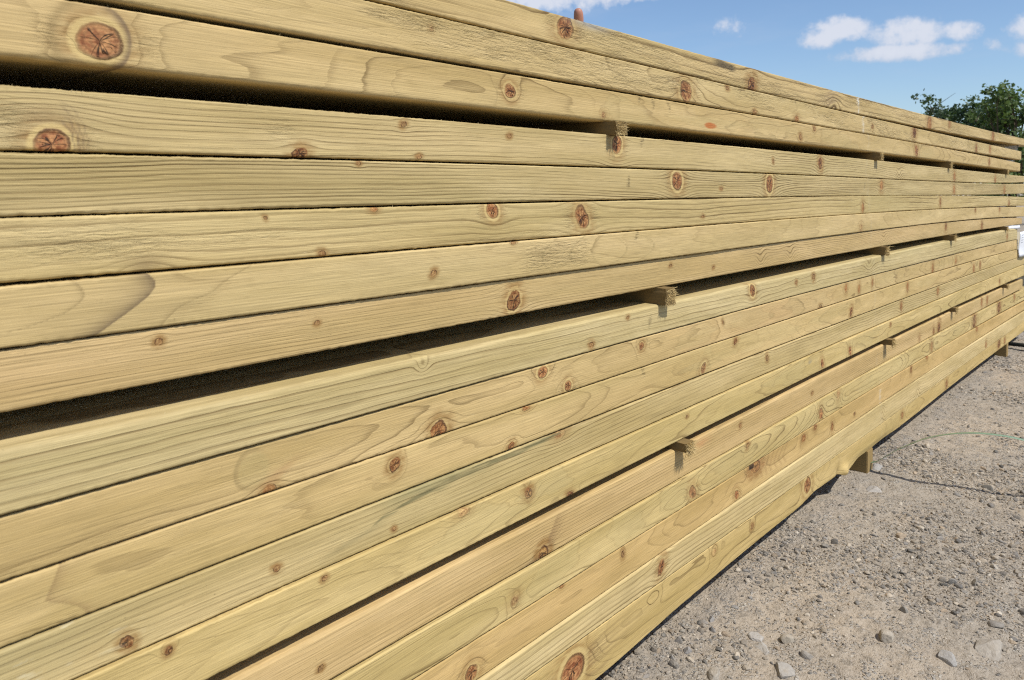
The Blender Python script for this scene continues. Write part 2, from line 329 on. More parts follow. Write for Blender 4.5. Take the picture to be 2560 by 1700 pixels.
R_ARR = .0026
def profile(bot_r, top_r):
    """list of (depth y, kind, value): kind 'b' offset from bottom, 't' offset below top, 'q' fraction of face"""
    P = []
    W = .22
    for y in (W, .16, .10, .06, .035, .02, .012): P.append((y, 'b', 0.))
    for i in range(7):
        a = math.pi / 2 * i / 6
        P.append((bot_r * (1 - math.sin(a)), 'b', bot_r * (1 - math.cos(a))))
    for i in range(1, 36): P.append((0., 'q', i / 36))
    for i in range(7):
        a = math.pi / 2 * i / 6
        P.append((top_r * (1 - math.cos(a)), 't', top_r * (1 - math.sin(a))))
    for y in (.010, .016, .024, .035, .06, .10, .16, W): P.append((y, 't', 0.))
    return P

def make_board(n):
    kind, pz, py, sp, lk, tint, rgh, yo, send = BD[n]
    sd = ORDER.index(n) * 13 + 5
    s = stations(-.75, send); ns = len(s)
    zt = level(n, 0, s); zb = level(n, 1, s)
    br = {'T3':.0050,'T1':.003,'T2':.0042}.get(n, R_ARR); tr = {'C1':.0045,'D1':.0045,'D4':.004,'D2':.0022}.get(n, .0019)
    P = profile(br, tr); npf = len(P)
    y = np.array([p[0] for p in P])[None, :] + np.zeros((ns, 1))
    z = np.zeros((ns, npf)); face = np.zeros(npf)
    hh = zt - zb
    for j, (yy, k, v) in enumerate(P):
        if k == 'b': z[:, j] = zb + v
        elif k == 't': z[:, j] = zt - v
        else: z[:, j] = (zb + br) + v * (hh - br - tr)
        face[j] = 1. if yy < .02 else 0.
    S = s[:, None] + np.zeros((1, npf))
    mid = ((zt + zb) / 2)[:, None]
    zl = z - mid
    yrel = y.copy()
    # slow warp of the face, saw-torn arrises
    edge_t = np.array([1. if (k == 't' and v < .003 and yy < .02) else 0. for yy, k, v in P])
    edge_b = np.array([1. if (k == 'b' and v < .003 and yy < .02) else 0. for yy, k, v in P])
    y = y + yo / 1000 + (.0012 * noise(S * .8, None, sd) + .0005 * noise(S * 5, None, sd + 1)) * face
    fz = .35 + .65 * sstep(-.1, .5, noise(S * 6, None, sd + 7))
    z = z - edge_t * .0006 * fz * np.abs(noise(S * 420, y * 300, sd + 2)) - edge_t * .00025 * fz * noise(S * 130, None, sd + 3) + edge_b * .0004 * fz * noise(S * 200, y * 200, sd + 4)
    y = y + (edge_t + edge_b) * .0002 * noise(S * 300, None, sd + 9)
    kn = []
    for (ks, q, a, bb, t) in KN.get(n, []):
        zz = float(level(n, 1, ks) + q * (level(n, 0, ks) - level(n, 1, ks))) - float(level(n, 1, ks) + level(n, 0, ks)) / 2
        kn.append((ks, zz, a / 1000, bb / 1000, t))
    # far left run of board (out of frame) gets a few knots of its own
    for i in range(2):
        kn.append((-.7 + .35 * i + .2 * random.random(), random.uniform(-.015, .015), .008, .008, random.choice('bsd')))
    kr = np.full(S.shape, 4.0); kx = np.zeros(S.shape); ky = np.zeros(S.shape); ksd = np.zeros(S.shape)
    kc = np.zeros(S.shape + (4,)); lboost = np.zeros(S.shape); rgm = np.zeros(S.shape)
    zeff = zl.copy(); dR = np.zeros(S.shape)
    depthfade = np.exp(-np.maximum(yrel - .012, 0) / .02)
    for i, (ks, kz, a, bb, t) in enumerate(kn):
        sel = np.abs(s - ks) < max(.12, a * 12)
        if not sel.any(): continue
        tl = .35 * math.sin(i * 12.9 + sd * 7.1) if t in 'bsd' else 0.
        ds = ((S[sel] - ks) + tl * (zl[sel] - kz)) / a; dz = ((zl[sel] - kz) - .25 * tl * (S[sel] - ks)) / bb
        d = np.sqrt(ds ** 2 + dz ** 2) + np.maximum(yrel[sel] - .006, 0) / .012
        g = np.exp(-(ds ** 2 / 9 + dz ** 2 / 4.5)) * depthfade[sel]
        if kind == 's':
            zeff[sel] = zeff[sel] - (zeff[sel] - kz) * (.86 if t != 'g' else .7) * g
            if t == 'g': dR[sel] += sp * 1.6 * np.exp(-((ds + .6) ** 2 / 3 + dz ** 2 / 6))
        else:
            dR[sel] += sp * {'B':3.0,'b':2.4,'g':2.2,'d':2.,'D':2.2,'p':2.4}.get(t, 1.3) * np.exp(-(ds ** 2 / 5.5 + dz ** 2 / 3.6)) * depthfade[sel]
        big = {'B':.5,'b':.5,'g':.9,'d':.6,'D':1.0}.get(t, .25)
        lboost[sel] += big * np.exp(-((np.maximum(np.sqrt(ds ** 2 + dz ** 2) - 1, 0)) / (1.3 if t != 'g' else 1.6)) ** 2)
        if t in 'BbD': rgm[sel] += .7 * np.exp(-(((np.abs(ds) - 2.2) / .8) ** 2 + (dz / 1.2) ** 2)) * (1 if random.random() < .8 else 0)
        if t == 'g': continue
        near = d < kr[sel]
        c, al, sc_ = KTYPE[t]
        f = 1 + .18 * math.sin(i * 5.1 + sd)
        for arr, v in ((kr, d), (kx, ds), (ky, dz)):
            w = arr[sel]; w[near] = v[near]; arr[sel] = w
        w = ksd[sel]; w[near] = sc_ + ((.12 if t in 'bd' else .05) * math.sin(i * 37.7 + sd) - (.22 if t == 'b' and (i + sd) % 3 == 0 else 0)); ksd[sel] = w
        w = kc[sel]; w[near] = (c[0] * f, c[1] * f, c[2] * f, al); kc[sel] = w
    # ring coordinate of a log
    if kind == 's':
        cz = pz + .006 * noise(S * 1.6, None, sd + 20) + .0022 * noise(S * 6, None, sd + 21)
        cy = py + .02 * noise(S * .7, None, sd + 22)
        Rr = np.sqrt((yrel - cy) ** 2 + (zeff - cz) ** 2) + dR + sp * .28 * fbm(S * 9, zl * 60, sd + 23, 3) + sp * .10 * fbm(S * 38, zl * 190, sd + 27, 2)
    else:
        cz = pz + .010 * noise(S * 1.2, None, sd + 20)
        cy = py + .020 * noise(S * 1.5, None, sd + 22) + .006 * noise(S * 5, None, sd + 24)
        Rr = np.sqrt((yrel - cy) ** 2 + (zeff - cz) ** 2) + dR + sp * .75 * fbm(S * 7, zl * 45, sd + 23, 3)
    ring = Rr / sp
    ring = ring + .35 * noise(ring * .45, None, sd + 30)
    late = lk * (.80 + .75 * noise(S * 2.3, zl * 34, sd + 31) + .3 * noise(S * 9, zl * 80, sd + 32)) + lboost * .6
    # torn grain patches
    rg = rgh * 1.9 * sstep(.02, .55, fbm(S * 5.5, zl * 38 + 3, sd + 40, 4) + (.16 if rgh > .5 else 0)) * (.55 + .45 * sstep(-.4, .5, noise(S * 26, zl * 150, sd + 41))) + rgm
    if n == 'B1': rg += 1.0 * np.exp(-(((S - .165) / .022) ** 2 + ((zl + .0) / .010) ** 2)) + .8 * np.exp(-(((S - .395) / .02) ** 2 + ((zl - .002) / .010) ** 2))
    if n == 'B3': rg += .9 * np.exp(-(((S - .235) / .05) ** 2 + ((zl + .002) / .009) ** 2))
    if n == 'B4': rg += 1.0 * sstep(.72, .76, S) * sstep(.90, .86, S) * sstep(-.024, -.01, zl) * sstep(.026, .01, zl)
    st = np.zeros(S.shape + (4,))
    def stain(mask, c):
        m_ = np.clip(mask, 0, 1)[..., None]
        st[..., :3] = np.where(m_ > st[..., 3:4], np.array(c), st[..., :3]); st[..., 3] = np.maximum(st[..., 3], m_[..., 0])
    q = (z - zb[:, None]) / hh[:, None]
    wv = noise(S * 40, q * 3, sd + 50)
    # chalky strap mark across the boards
    k = ORDER.index(n)
    ms = 2.025 + .0465 * k if k < 3 else 2.07 + .012 * k
    stain(np.exp(-((S - ms - .003 * wv) / .008) ** 2) * {0:1.0,1:.45,2:.1,15:.3}.get(k, .05) * face * sstep(-.5, .2, noise(S * 90, q * 6, sd + 52)), (.70, .68, .60))
    if n == 'T1':
        stain(.75 * np.exp(-(((S - .885) / .04) ** 2 + ((q - 1.0) / .22) ** 2)), (.36, .36, .33))
        stain(sstep(.010, .004, np.abs(q - .80 + (S - 1.29) * 1.2 + .03 * wv) * .05) * sstep(1.24, 1.27, S) * sstep(1.345, 1.32, S) * .9, (.10, .075, .04))
        for i in range(5): stain(.55 * np.exp(-(((q - (.05 + .16 * i) - (S - 1.80) * 6) / .05) ** 2 + ((S - 1.84 + .0 * i) / .05) ** 2)), (.22, .14, .09))
    if n == 'T3':
        stain(1.2 * sstep(1.15, .7, np.sqrt(((S - 1.244) / .024) ** 2 + ((q - .30) / .13) ** 2) + .15 * wv), (.42, .135, .035))
        # broad grey-brown shade ring right of the great knot
        dd = np.sqrt(((S - .232) / .0285) ** 2 + ((q - .44) / .60) ** 2)
        stain(.85 * np.exp(-((dd - 1.0) / np.where(dd > 1, .035, .15)) ** 2) * sstep(.228, .25, S), (.15, .10, .06))
        stain(.6 * np.exp(-((dd - 1.02) / .14) ** 2) * sstep(.240, .215, S), (.27, .19, .08))
        stain(.25 * np.exp(-(((S - .30) / .05) ** 2 + ((q - .5) / .5) ** 2)), (.36, .27, .12))
    if n == 'B1':
        for i in range(4):
            dd = np.sqrt(((S - .202) / .0135) ** 2 + ((q - .05) / .42) ** 2)
            stain((.7 - .1 * i) * np.exp(-((dd - (1.15 + .24 * i) - .04 * np.sin(q * 26 + i)) / .055) ** 2) * sstep(.205, .212, S), (.15, .10, .06))
        stain(.45 * np.exp(-(((S - .198) / .022) ** 2 + ((q - .55) / .12) ** 2)), (.24, .17, .08))
    if n == 'B3':
        stain(.5 * np.exp(-(((S - .268) / .016) ** 2 + ((q - .12) / .16) ** 2)), (.20, .13, .06))
    if n == 'B4':
        dx = S - np.interp(q, [0, .15, .3, .45, .6, .75, .87, 1.], [.226, .238, .250, .260, .268, .2735, .2745, .270]) - .0012 * wv
        stain((np.exp(-np.maximum(-dx, 0) / .011) * sstep(.0010, -.0006, dx)) * .95, (.13, .088, .05))
        dx = S - np.interp(q, [0, .12, .3, .45, .6, .72, .85, 1.], [.08, .135, .182, .206, .217, .221, .219, .214])
        stain((np.exp(-np.maximum(-dx, 0) / .0022) * sstep(.0008, -.0004, dx)) * .75, (.22, .155, .065))
        dx = S - np.interp(q, [0, .15, .3, .4, .55, .75, 1.], [.278, .284, .292, .302, .325, .337, .362])
        stain((np.exp(-np.maximum(-dx, 0) / .0025) * sstep(.0008, -.0004, dx)) * .7, (.22, .155, .065))
        for c0, w_ in ((.775, .030), (.835, .032), (.885, .030), (.975, .05), (1.05, .055)):
            cc = c0 - w_ * 4 * (q - .48) ** 2 * (-1 if c0 < .93 else 1)
            dx = S - cc + .002 * wv
            stain(np.exp(-(dx / .0016) ** 2) * .55, (.25, .19, .08))
    if n == 'C4':
        ps = [.484, .513, .582, .661, .74, .83]; pq = [.33, .63, .79, .90, .90, .97]
        cq = np.interp(S, ps, pq); wd = np.interp(S, ps, [.02, .05, .085, .11, .10, .05])
        stain(sstep(1.1, .55, np.abs(q - cq + .03 * wv) / wd) * sstep(.47, .52, S) * sstep(.845, .80, S) * .80 * sstep(-.9, .1, noise(S * 30, q * 30, 71)), (.125, .118, .055))
        stain(.6 * sstep(.62, .95, q + .1 * wv) * sstep(.72, .60, S) * sstep(.48, .56, S), (.21, .20, .095))
        stain(.45 * np.exp(-((q - .30 - (S - .46) * 3.5) / .07) ** 2) * sstep(.42, .46, S) * sstep(.54, .49, S), (.22, .18, .085))
        stain(.35 * sstep(.34, .10, S) * sstep(.0, .8, q + .4 * wv), (.44, .39, .20))
        stain(.55 * sstep(.15, .6, fbm(S * 45, q * 9, 77)) * sstep(.29, .18, S), (.60, .56, .38))
    if n == 'C2':
        dd = np.sqrt(((S - .362) / .020) ** 2 + ((q - .55) / .42) ** 2) + .06 * wv
        stain(.6 * np.exp(-((dd - .95) / np.where(dd > .95, .05, .22)) ** 2) * sstep(.385, .355, S), (.26, .19, .08))
        stain(.3 * sstep(1., .7, dd), (.36, .30, .13))
        stain(.4 * np.exp(-(((S - .388) / .020) ** 2 + ((q - .22 - (S - .378) * 9) / .10) ** 2)), (.34, .17, .07))
    if n == 'C3':
        c0 = .190 + .012 * np.abs(q - .5) * 2 + .003 * wv + .02 * sstep(.5, .1, q)
        stain((np.exp(-np.maximum(-(c0 - S), 0) / .006) * sstep(.0012, -.0004, c0 - S)) * .65, (.25, .16, .07))
    if n == 'C5':
        stain(.55 * np.exp(-(((S - 1.72) / .03) ** 2 + ((q - .62) / .2) ** 2)) * sstep(-.2, .4, noise(S * 50, q * 4, 91)), (.20, .19, .15))
        for cs, cq_, ra, rb, ph in ((.655, .45, .075, .36, 0), (.79, .62, .05, .30, 1.), (1.60, .5, .10, .35, 2.), (2.1, .6, .12, .3, 3.)):
            an = np.arctan2((q - cq_) / rb, (S - cs) / ra)
            dd = np.sqrt(((S - cs) / ra) ** 2 + ((q - cq_) / rb) ** 2) * (1 + .22 * np.sin(3 * an + ph) + .10 * np.sin(7 * an + ph * 2))
            stain(.55 * np.exp(-np.maximum(1 - dd, 0) / .05) * sstep(1.03, .99, dd), (.28, .21, .09))
            stain(.20 * sstep(1.02, .9, dd), (.44, .37, .18))
    if n in ('C2', 'C3', 'T3', 'D2'):
        rs = random.Random(sd)
        cents = [(rs.uniform(.95, 3.6), rs.uniform(.35, .65), rs.uniform(.04, .13), rs.uniform(.22, .42), rs.uniform(0, 6)) for _ in range(7 if n != 'D2' else 12)]
        if n == 'C2': cents = [(1.40, .58, .10, .40, 0.), (1.20, .5, .08, .3, 2.), (1.71, .55, .15, .42, 1.)] + cents[:2]
        if n == 'C3': cents = [(1.55, .6, .10, .36, 0.), (1.24, .42, .028, .40, 2.), (1.42, .55, .07, .3, 1.), (1.86, .55, .1, .35, 4.)] + cents[:2]
        if n == 'D2': cents += [(.98, .55, .055, .38, 1.), (.80, .5, .06, .42, 3.), (1.14, .48, .06, .42, 0.), (1.33, .5, .04, .3, 5.)]
        for cs, cq_, ra, rb, ph in cents:
            an = np.arctan2((q - cq_) / rb, (S - cs) / ra)
            dd = np.sqrt(((S - cs) / ra) ** 2 + ((q - cq_) / rb) ** 2) * (1 + .24 * np.sin(2 * an + ph) + .12 * np.sin(5 * an + ph * 2))
            stain(.5 * np.exp(-np.maximum(1 - dd, 0) / .045) * sstep(1.03, .99, dd), (.28, .21, .09))
            stain(.16 * sstep(1.02, .9, dd), (.45, .38, .18))
    if n == 'D1':
        for i in range(6):
            ln = q - .14 - (S - .786) * (5.5 + 4.2 * i) + .02 * wv
            stain(.55 * np.exp(-(ln / (.030 + .007 * i)) ** 2) * sstep(.788, .795, S) * sstep(.845, .80, S) * sstep(1., .8, q), (.17, .095, .045))
        stain(.8 * np.exp(-(((S - .76) / .022) ** 2 + (q / .08) ** 2)), (.09, .05, .03))
        stain(.5 * np.exp(-(((S - 1.22) / .03) ** 2 + ((q - .8) / .15) ** 2)), (.52, .24, .10))
    if n == 'D3':
        stain(1.3 * sstep(1.1, .8, np.sqrt(((S - 1.425) / .016) ** 2 + ((q - .93) / .13) ** 2) + .25 * wv), (.028, .018, .012))
        for i in range(6):
            cc = 1.47 + .022 * i + .03 * np.abs(q - .55) * (1 + .2 * i)
            stain(.55 * np.exp(-((S - cc - .004 * wv) / .0035) ** 2) * sstep(.15, .35, q), (.26, .15, .06))
        stain(.4 * np.exp(-(((S - 1.46) / .07) ** 2 + ((q - .75) / .3) ** 2)), (.42, .23, .10))
    if n == 'D5':
        for i in range(5):
            e_ = 1 - np.exp(-np.maximum(S - .875, 0) / .075)
            ln = q - (.36 + .085 * i) - (.01 + .05 * i) * e_ + .012 * wv
            stain(.5 * np.exp(-(ln / .030) ** 2) * sstep(.876, .884, S) * sstep(1.06, .90, S), (.18, .11, .05))
        ln = q - .34 + .24 * (1 - np.exp(-np.maximum(S - .876, 0) / .012)) - (S - .876) * 1.6
        stain(.5 * np.exp(-(ln / .034) ** 2) * sstep(.876, .882, S) * sstep(.96, .92, S), (.18, .11, .05))
        for c0 in (1.79, 1.83, 1.90, 2.33, 2.41, 2.47):
            cc = c0 + .05 * (q - .5) + .02 * np.sin(q * 5 + c0 * 9)
            stain(.5 * np.exp(-((S - cc - .002 * wv) / .0028) ** 2), (.25, .18, .08))
        # bark-edge knob: a cut branch stub swelling out of the lower half, wane to its right
        g = np.exp(-(np.where(S < 1.962, ((S - 1.962) / .014) ** 2, ((S - 1.962) / .030) ** 2) + ((q - .16) / .24) ** 2)) * face
        y = y - .011 * g
        y = y + .004 * np.exp(-(((S - 1.925) / .012) ** 2 + ((q - .1) / .22) ** 2)) * face
        y = y + .004 * face * sstep(.35, 0., q) * sstep(2.0, 2.1, S) * sstep(2.45, 2.25, S)
        stain(.5 * np.exp(-((S - 1.93 - .015 * (q - .5)) / .006) ** 2) * sstep(.9, .5, q), (.27, .18, .07))
    # occasional saw / fork scars on several boards
    for ss_, qq in {'B2': [(.985, .55), (2.09, .5)], 'T3': [(1.015, .86), (1.05, .8), (1.10, .78)], 'C1': [(1.045, .45)], 'C3': [(1.03, .85)], 'B4': [(1.0, .88)], 'B1': [(1.02, .9)]}.get(n, []):
        dd = np.exp(-(((S - ss_ - .006 * wv) / .0035) ** 2 + ((q - qq) / .18) ** 2))
        rg = rg + 2.2 * dd
        stain(.65 * dd * sstep(.0, .3, noise(S * 500, q * 22, 5)), (.20, .14, .06))
    cx, cz_ = (s[0] + s[-1]) / 2, float(zb.min())
    V = np.stack([S - cx, y, z - cz_], -1).reshape(-1, 3)
    gcv = np.stack([S + sd * 1.7, zl + sd * .31, yrel], -1).reshape(-1, 3)
    a = np.arange(ns * npf).reshape(ns, npf)
    quads = np.stack([a[:-1, :-1], a[:-1, 1:], a[1:, 1:], a[1:, :-1]], -1).reshape(-1, 4)
    back = np.stack([a[:-1, -1], a[:-1, 0], a[1:, 0], a[1:, -1]], -1)
    quads = np.concatenate([quads, back])
    caps = [a[0, ::-1].copy(), a[-1, :].copy()]
    # loose fibres standing off the upper arris
    nf = {'B1': 90, 'B4': 120, 'T1': 90, 'T3': 40, 'T2': 40}.get(n, 25)
    fs = rng.random(nf) ** 1.6 * (2.6 if n != 'B1' else 1.6); ft = level(n, 0, fs)
    L = rng.uniform(.0006, .0020, nf) * np.where(rng.random(nf) > .95, 2.2, 1); ax = rng.normal(.5, .8, nf)
    bx = np.stack([fs - cx, yo / 1000 + rng.uniform(.0005, .004, nf), ft - .0012 - cz_], -1)
    tip = bx + np.stack([np.sin(ax) * L, -rng.uniform(.0, .6, nf) * L, np.cos(ax) * L + .0008], -1)
    w = np.stack([rng.uniform(.00015, .0004, nf) * (1 + fs), 0 * fs, 0 * fs], -1)
    nv = len(V); FV = np.stack([bx - w, bx + w, tip], 1).reshape(-1, 3)
    tris = (nv + np.arange(nf * 3)).reshape(-1, 3)
    pad = len(FV)
    def ap(x, fill): return np.concatenate([x, np.tile(np.array(fill, dtype=float), (pad, 1)) if np.ndim(fill) else np.full(pad, fill)])
    at = {'gc': ('FLOAT_VECTOR', ap(gcv, (1., 2., 0))), 'ring': ('FLOAT', ap(ring.ravel(), .2)), 'flat': ('FLOAT', np.full(nv + pad, 1. if kind == 'f' else 0.)), 'tone': ('FLOAT_VECTOR', np.tile(TONE[n], (nv + pad, 1))), 'kr': ('FLOAT', ap(kr.ravel(), 4.)),
          'kxy': ('FLOAT_VECTOR', ap(np.stack([kx, ky, ksd], -1).reshape(-1, 3), (0, 0, 0.))), 'kcol': ('FLOAT_COLOR', ap(kc.reshape(-1, 4), (0, 0, 0, 0.))),
          'stain': ('FLOAT_COLOR', ap(st.reshape(-1, 4), (.7, .58, .33, .6))),
          'surf': ('FLOAT_VECTOR', ap(np.stack([np.clip(rg, 0, 2.2), np.clip(late, .05, 1.3), tint + .35 * noise(S * 1.3, zl * 20, sd + 60)], -1).reshape(-1, 3), (0, 0, 0.)))}
    me = np_mesh('timber_board', np.concatenate([V, FV]), quads, tris, True, at, caps)
    o = link('timber_board', me, M_TIMBER, loc=(cx, 0, cz_))
    tag(o, BLAB[n], 'timber board', 'long timber boards of the near face of the stack')
    return o
for n in ORDER: make_board(n)

# inner boards of every layer, behind the front row (they close the gaps)
for n in ORDER:
    s = np.linspace(-.72, 4.35, 14); zt = level(n, 0, s) - .0008; zb = level(n, 1, s) + .0008
    prof = lambda w: [(0, 0), (0, 1), (w, 1), (w, 0)]
    w = .224; V = []
    for i in range(14):
        for (yy, k) in prof(w): V.append((s[i] - 1.8, yy, (zt[i] if k else zb[i]) - zb.min()))
    a = np.arange(14 * 4).reshape(14, 4); qd = []
    for j in range(4): qd.append(np.stack([a[:-1, j], a[:-1, (j + 1) % 4], a[1:, (j + 1) % 4], a[1:, j]], -1))
    gcv = np.array(V) * 1.0
    nv = len(V)
    me = np_mesh('timber_board', V, np.concatenate(qd), None, False, {'gc': ('FLOAT_VECTOR', gcv), 'kr': ('FLOAT', np.full(nv, 4.)), 'tone': ('FLOAT_VECTOR', np.ones((nv, 3))),
         'surf': ('FLOAT_VECTOR', np.tile((0, .5, .1), (nv, 1)))}, [a[0, ::-1].copy(), a[-1].copy()])
    me.materials.append(M_TIMBER)
    for r in range(3):
        o = link('timber_board', me, None, loc=(1.8 + .02 * r, .226 + .228 * r, float(zb.min())))
        tag(o, 'inner timber board in the dark behind the front row of the stack', 'timber board', 'inner timber boards behind the near face')

# ------------------------------------------------------------------ spacers with torn ends
def stick_material(name, k_):
    m, nt, b = material(name)
    tc = nt.new('ShaderNodeTexCoord').outputs['Object']
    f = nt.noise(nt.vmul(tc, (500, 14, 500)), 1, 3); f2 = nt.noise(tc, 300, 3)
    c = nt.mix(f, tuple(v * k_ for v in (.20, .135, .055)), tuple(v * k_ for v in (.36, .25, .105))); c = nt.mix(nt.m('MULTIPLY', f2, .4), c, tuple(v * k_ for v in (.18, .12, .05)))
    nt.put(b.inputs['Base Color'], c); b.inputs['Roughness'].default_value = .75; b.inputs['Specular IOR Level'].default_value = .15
    bn = nt.new('ShaderNodeBump'); bn.inputs['Distance'].default_value = .0008; nt.put(bn.inputs['Height'], f); nt.l.new(bn.outputs[0], b.inputs['Normal'])
    return m
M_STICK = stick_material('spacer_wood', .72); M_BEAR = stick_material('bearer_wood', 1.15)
M_SPLINT = simple('torn_fibre', (.58, .44, .21), .8, .35, 700, .1)

def spacer(s, up, low, outs, width, label, seed, br=1.):
    r = random.Random(seed)
    zt = float(level(up, 1, s)); zb = float(level(low, 0, s))
    h = zt - zb; z0 = -.0003
    bm = bmesh.new()
    N = 5; ys = [-outs, -outs + .004, .02, .25, .80]
    rings = []
    for k, yy in enumerate(ys):
        rg_ = []
        prof = [(-width / 2, 0), (-width / 4, 0), (width / 4, 0), (width / 2, 0), (width / 2, h * .35), (width / 2, h * .7), (width / 2, h), (width / 4, h), (-width / 4, h), (-width / 2, h), (-width / 2, h * .7), (-width / 2, h * .35)]
        for (x, z) in prof:
            j = .0008 if k < 2 else .0003
            rg_.append(bm.verts.new((x + r.uniform(-j, j), yy + (r.uniform(-.003, .003) if k == 0 else 0), max(0.0, min(h, z + r.uniform(-j, j) * .4)) + z0)))
        rings.append(rg_)
    for k in range(len(rings) - 1):
        for i in range(12):
            bm.faces.new((rings[k][i], rings[k][(i + 1) % 12], rings[k + 1][(i + 1) % 12], rings[k + 1][i]))
    c = bm.verts.new((0, -outs + .002, h / 2))
    for i in range(12): bm.faces.new((rings[0][(i + 1) % 12], rings[0][i], c))
    bm.faces.new(rings[-1])
    bmesh.ops.recalc_face_normals(bm, faces=bm.faces)
    me = bpy.data.meshes.new('timber_spacer'); bm.to_mesh(me); bm.free()
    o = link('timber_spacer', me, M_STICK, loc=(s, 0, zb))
    tag(o, label, 'spacer', 'small wooden spacers poking out of the gaps')
    # splintered fibres on the sawn end
    bm = bmesh.new()
    for i in range(240):
        x = r.uniform(-width / 2, width / 2); z = r.uniform(.0005 - (.006 if br > 1.8 else .002 if br > 1.2 else 0), h - .0005)
        e = max(abs(x) / (width / 2), abs(z - h / 2) / (h / 2))
        L = br * r.uniform(.002, .0055) * (1 + (r.random() < .12) * r.uniform(.6, 1.8))
        spread = .9 * e
        d = Vector((x / (width / 2) * spread * r.uniform(0, 1.2) + r.uniform(-.5, .5), -1 + r.uniform(0, .8) * e, (z - h / 2) / (h / 2) * spread * r.uniform(-.2, 1.3) + r.uniform(-.6, .35)))
        d.normalize(); d *= L
        wd = r.uniform(.0003, .0008)
        p = Vector((x, -outs + r.uniform(-.001, .003), z))
        sid = Vector((r.uniform(-1, 1), 0, r.uniform(-1, 1))).normalized() * wd
        sid2 = sid.cross(d.normalized()) * .6
        vs = [bm.verts.new(p + sid), bm.verts.new(p - sid * .5 + sid2), bm.verts.new(p - sid * .5 - sid2), bm.verts.new(p + d + Vector((r.uniform(-1, 1), 0, r.uniform(-1, 1))) * .001)]
        for f in ((0, 1, 3), (1, 2, 3), (2, 0, 3)): bm.faces.new([vs[q] for q in f])
    for i in range(r.choice((2, 3, 5))):   # long slivers hanging from the lower edge
        x = r.uniform(-width / 2, width / 2); L = r.uniform(.006, .016)
        p = Vector((x, -outs - .0005, .001)); e = p + Vector((r.uniform(-.004, .006), -r.uniform(.002, .006), -L))
        wv = Vector((r.uniform(.0004, .0009), 0, 0)); dv = Vector((0, .0006, 0))
        vs = [bm.verts.new(p - wv), bm.verts.new(p + wv), bm.verts.new(p + dv), bm.verts.new(e)]
        for f in ((0, 1, 3), (1, 2, 3), (2, 0, 3)): bm.faces.new([vs[q] for q in f])
    me = bpy.data.meshes.new('splintered_end'); bm.to_mesh(me); bm.free()
    link('splintered_end', me, M_SPLINT, parent=o)
    return o
SPC = [('T3','B1',[(.939,.016,'nearest spacer in the highest dark gap, square torn end'),(2.181,.014,'second spacer along the highest dark gap, ragged pale end'),(2.991,.008,'third spacer along the highest dark gap, thin pale end'),(4.073,.006,'farthest spacer in the highest dark gap, beside the stack end')]),
       ('B5','C1',[(1.083,.012,'nearest spacer in the middle dark gap, end frayed into splinters'),(2.248,.010,'second spacer along the middle dark gap, frayed end'),(3.029,.012,'third spacer along the middle dark gap, with long hanging sliver'),(4.065,.006,'farthest spacer in the middle dark gap, below the white paper strip')]),
       ('C5','D1',[(1.145,.016,'nearest spacer in the lowest dark gap, bristling with splinters'),(2.299,.016,'second spacer along the lowest dark gap, slivers bent to the right'),(3.093,.008,'third spacer along the lowest dark gap, short frayed end'),(4.076,.010,'farthest spacer in the lowest dark gap, curled shaving on top')])]
sd_ = 100
for up, low, L in SPC:
    for s, out, lab in L:
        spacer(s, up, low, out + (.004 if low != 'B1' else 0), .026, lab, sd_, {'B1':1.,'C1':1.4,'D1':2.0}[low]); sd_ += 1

# ------------------------------------------------------------------ ground
def gz(x, y):
    x = np.asarray(x, float); y = np.asarray(y, float)
    base = -.0137 * np.clip(x - 2.184, 0, 2.6)
    near = np.exp(-np.maximum(np.hypot(x - 1.8, y + .3) - 3, 0) / 4)
    h = .010 * fbm(x * 2.1, y * 2.1, 301, 3) + .0055 * fbm(x * 11, y * 11, 302, 3) * near + .0046 * fbm(x * 45, y * 45, 303, 4) * near
    return base + h * (1 - .75 * np.exp(-((y - .35) / .45) ** 2))
def axis(lo, hi, d, far):
    a = list(np.arange(lo, hi, d)); st = d; x = a[-1]
    while x < far: st = min(st * 1.35, 40); x += st; a.append(x)
    st = d; x = lo; b = []
    while x > -far: st = min(st * 1.35, 40); x -= st; b.append(x)
    return np.array(b[::-1] + a)
gx = axis(.75, 4.7, .0055, 400); gy = axis(-1.15, .35, .0055, 400)
GX, GY = np.meshgrid(gx, gy, indexing='ij'); GZ = gz(GX, GY)
a = np.arange(GX.size).reshape(GX.shape)
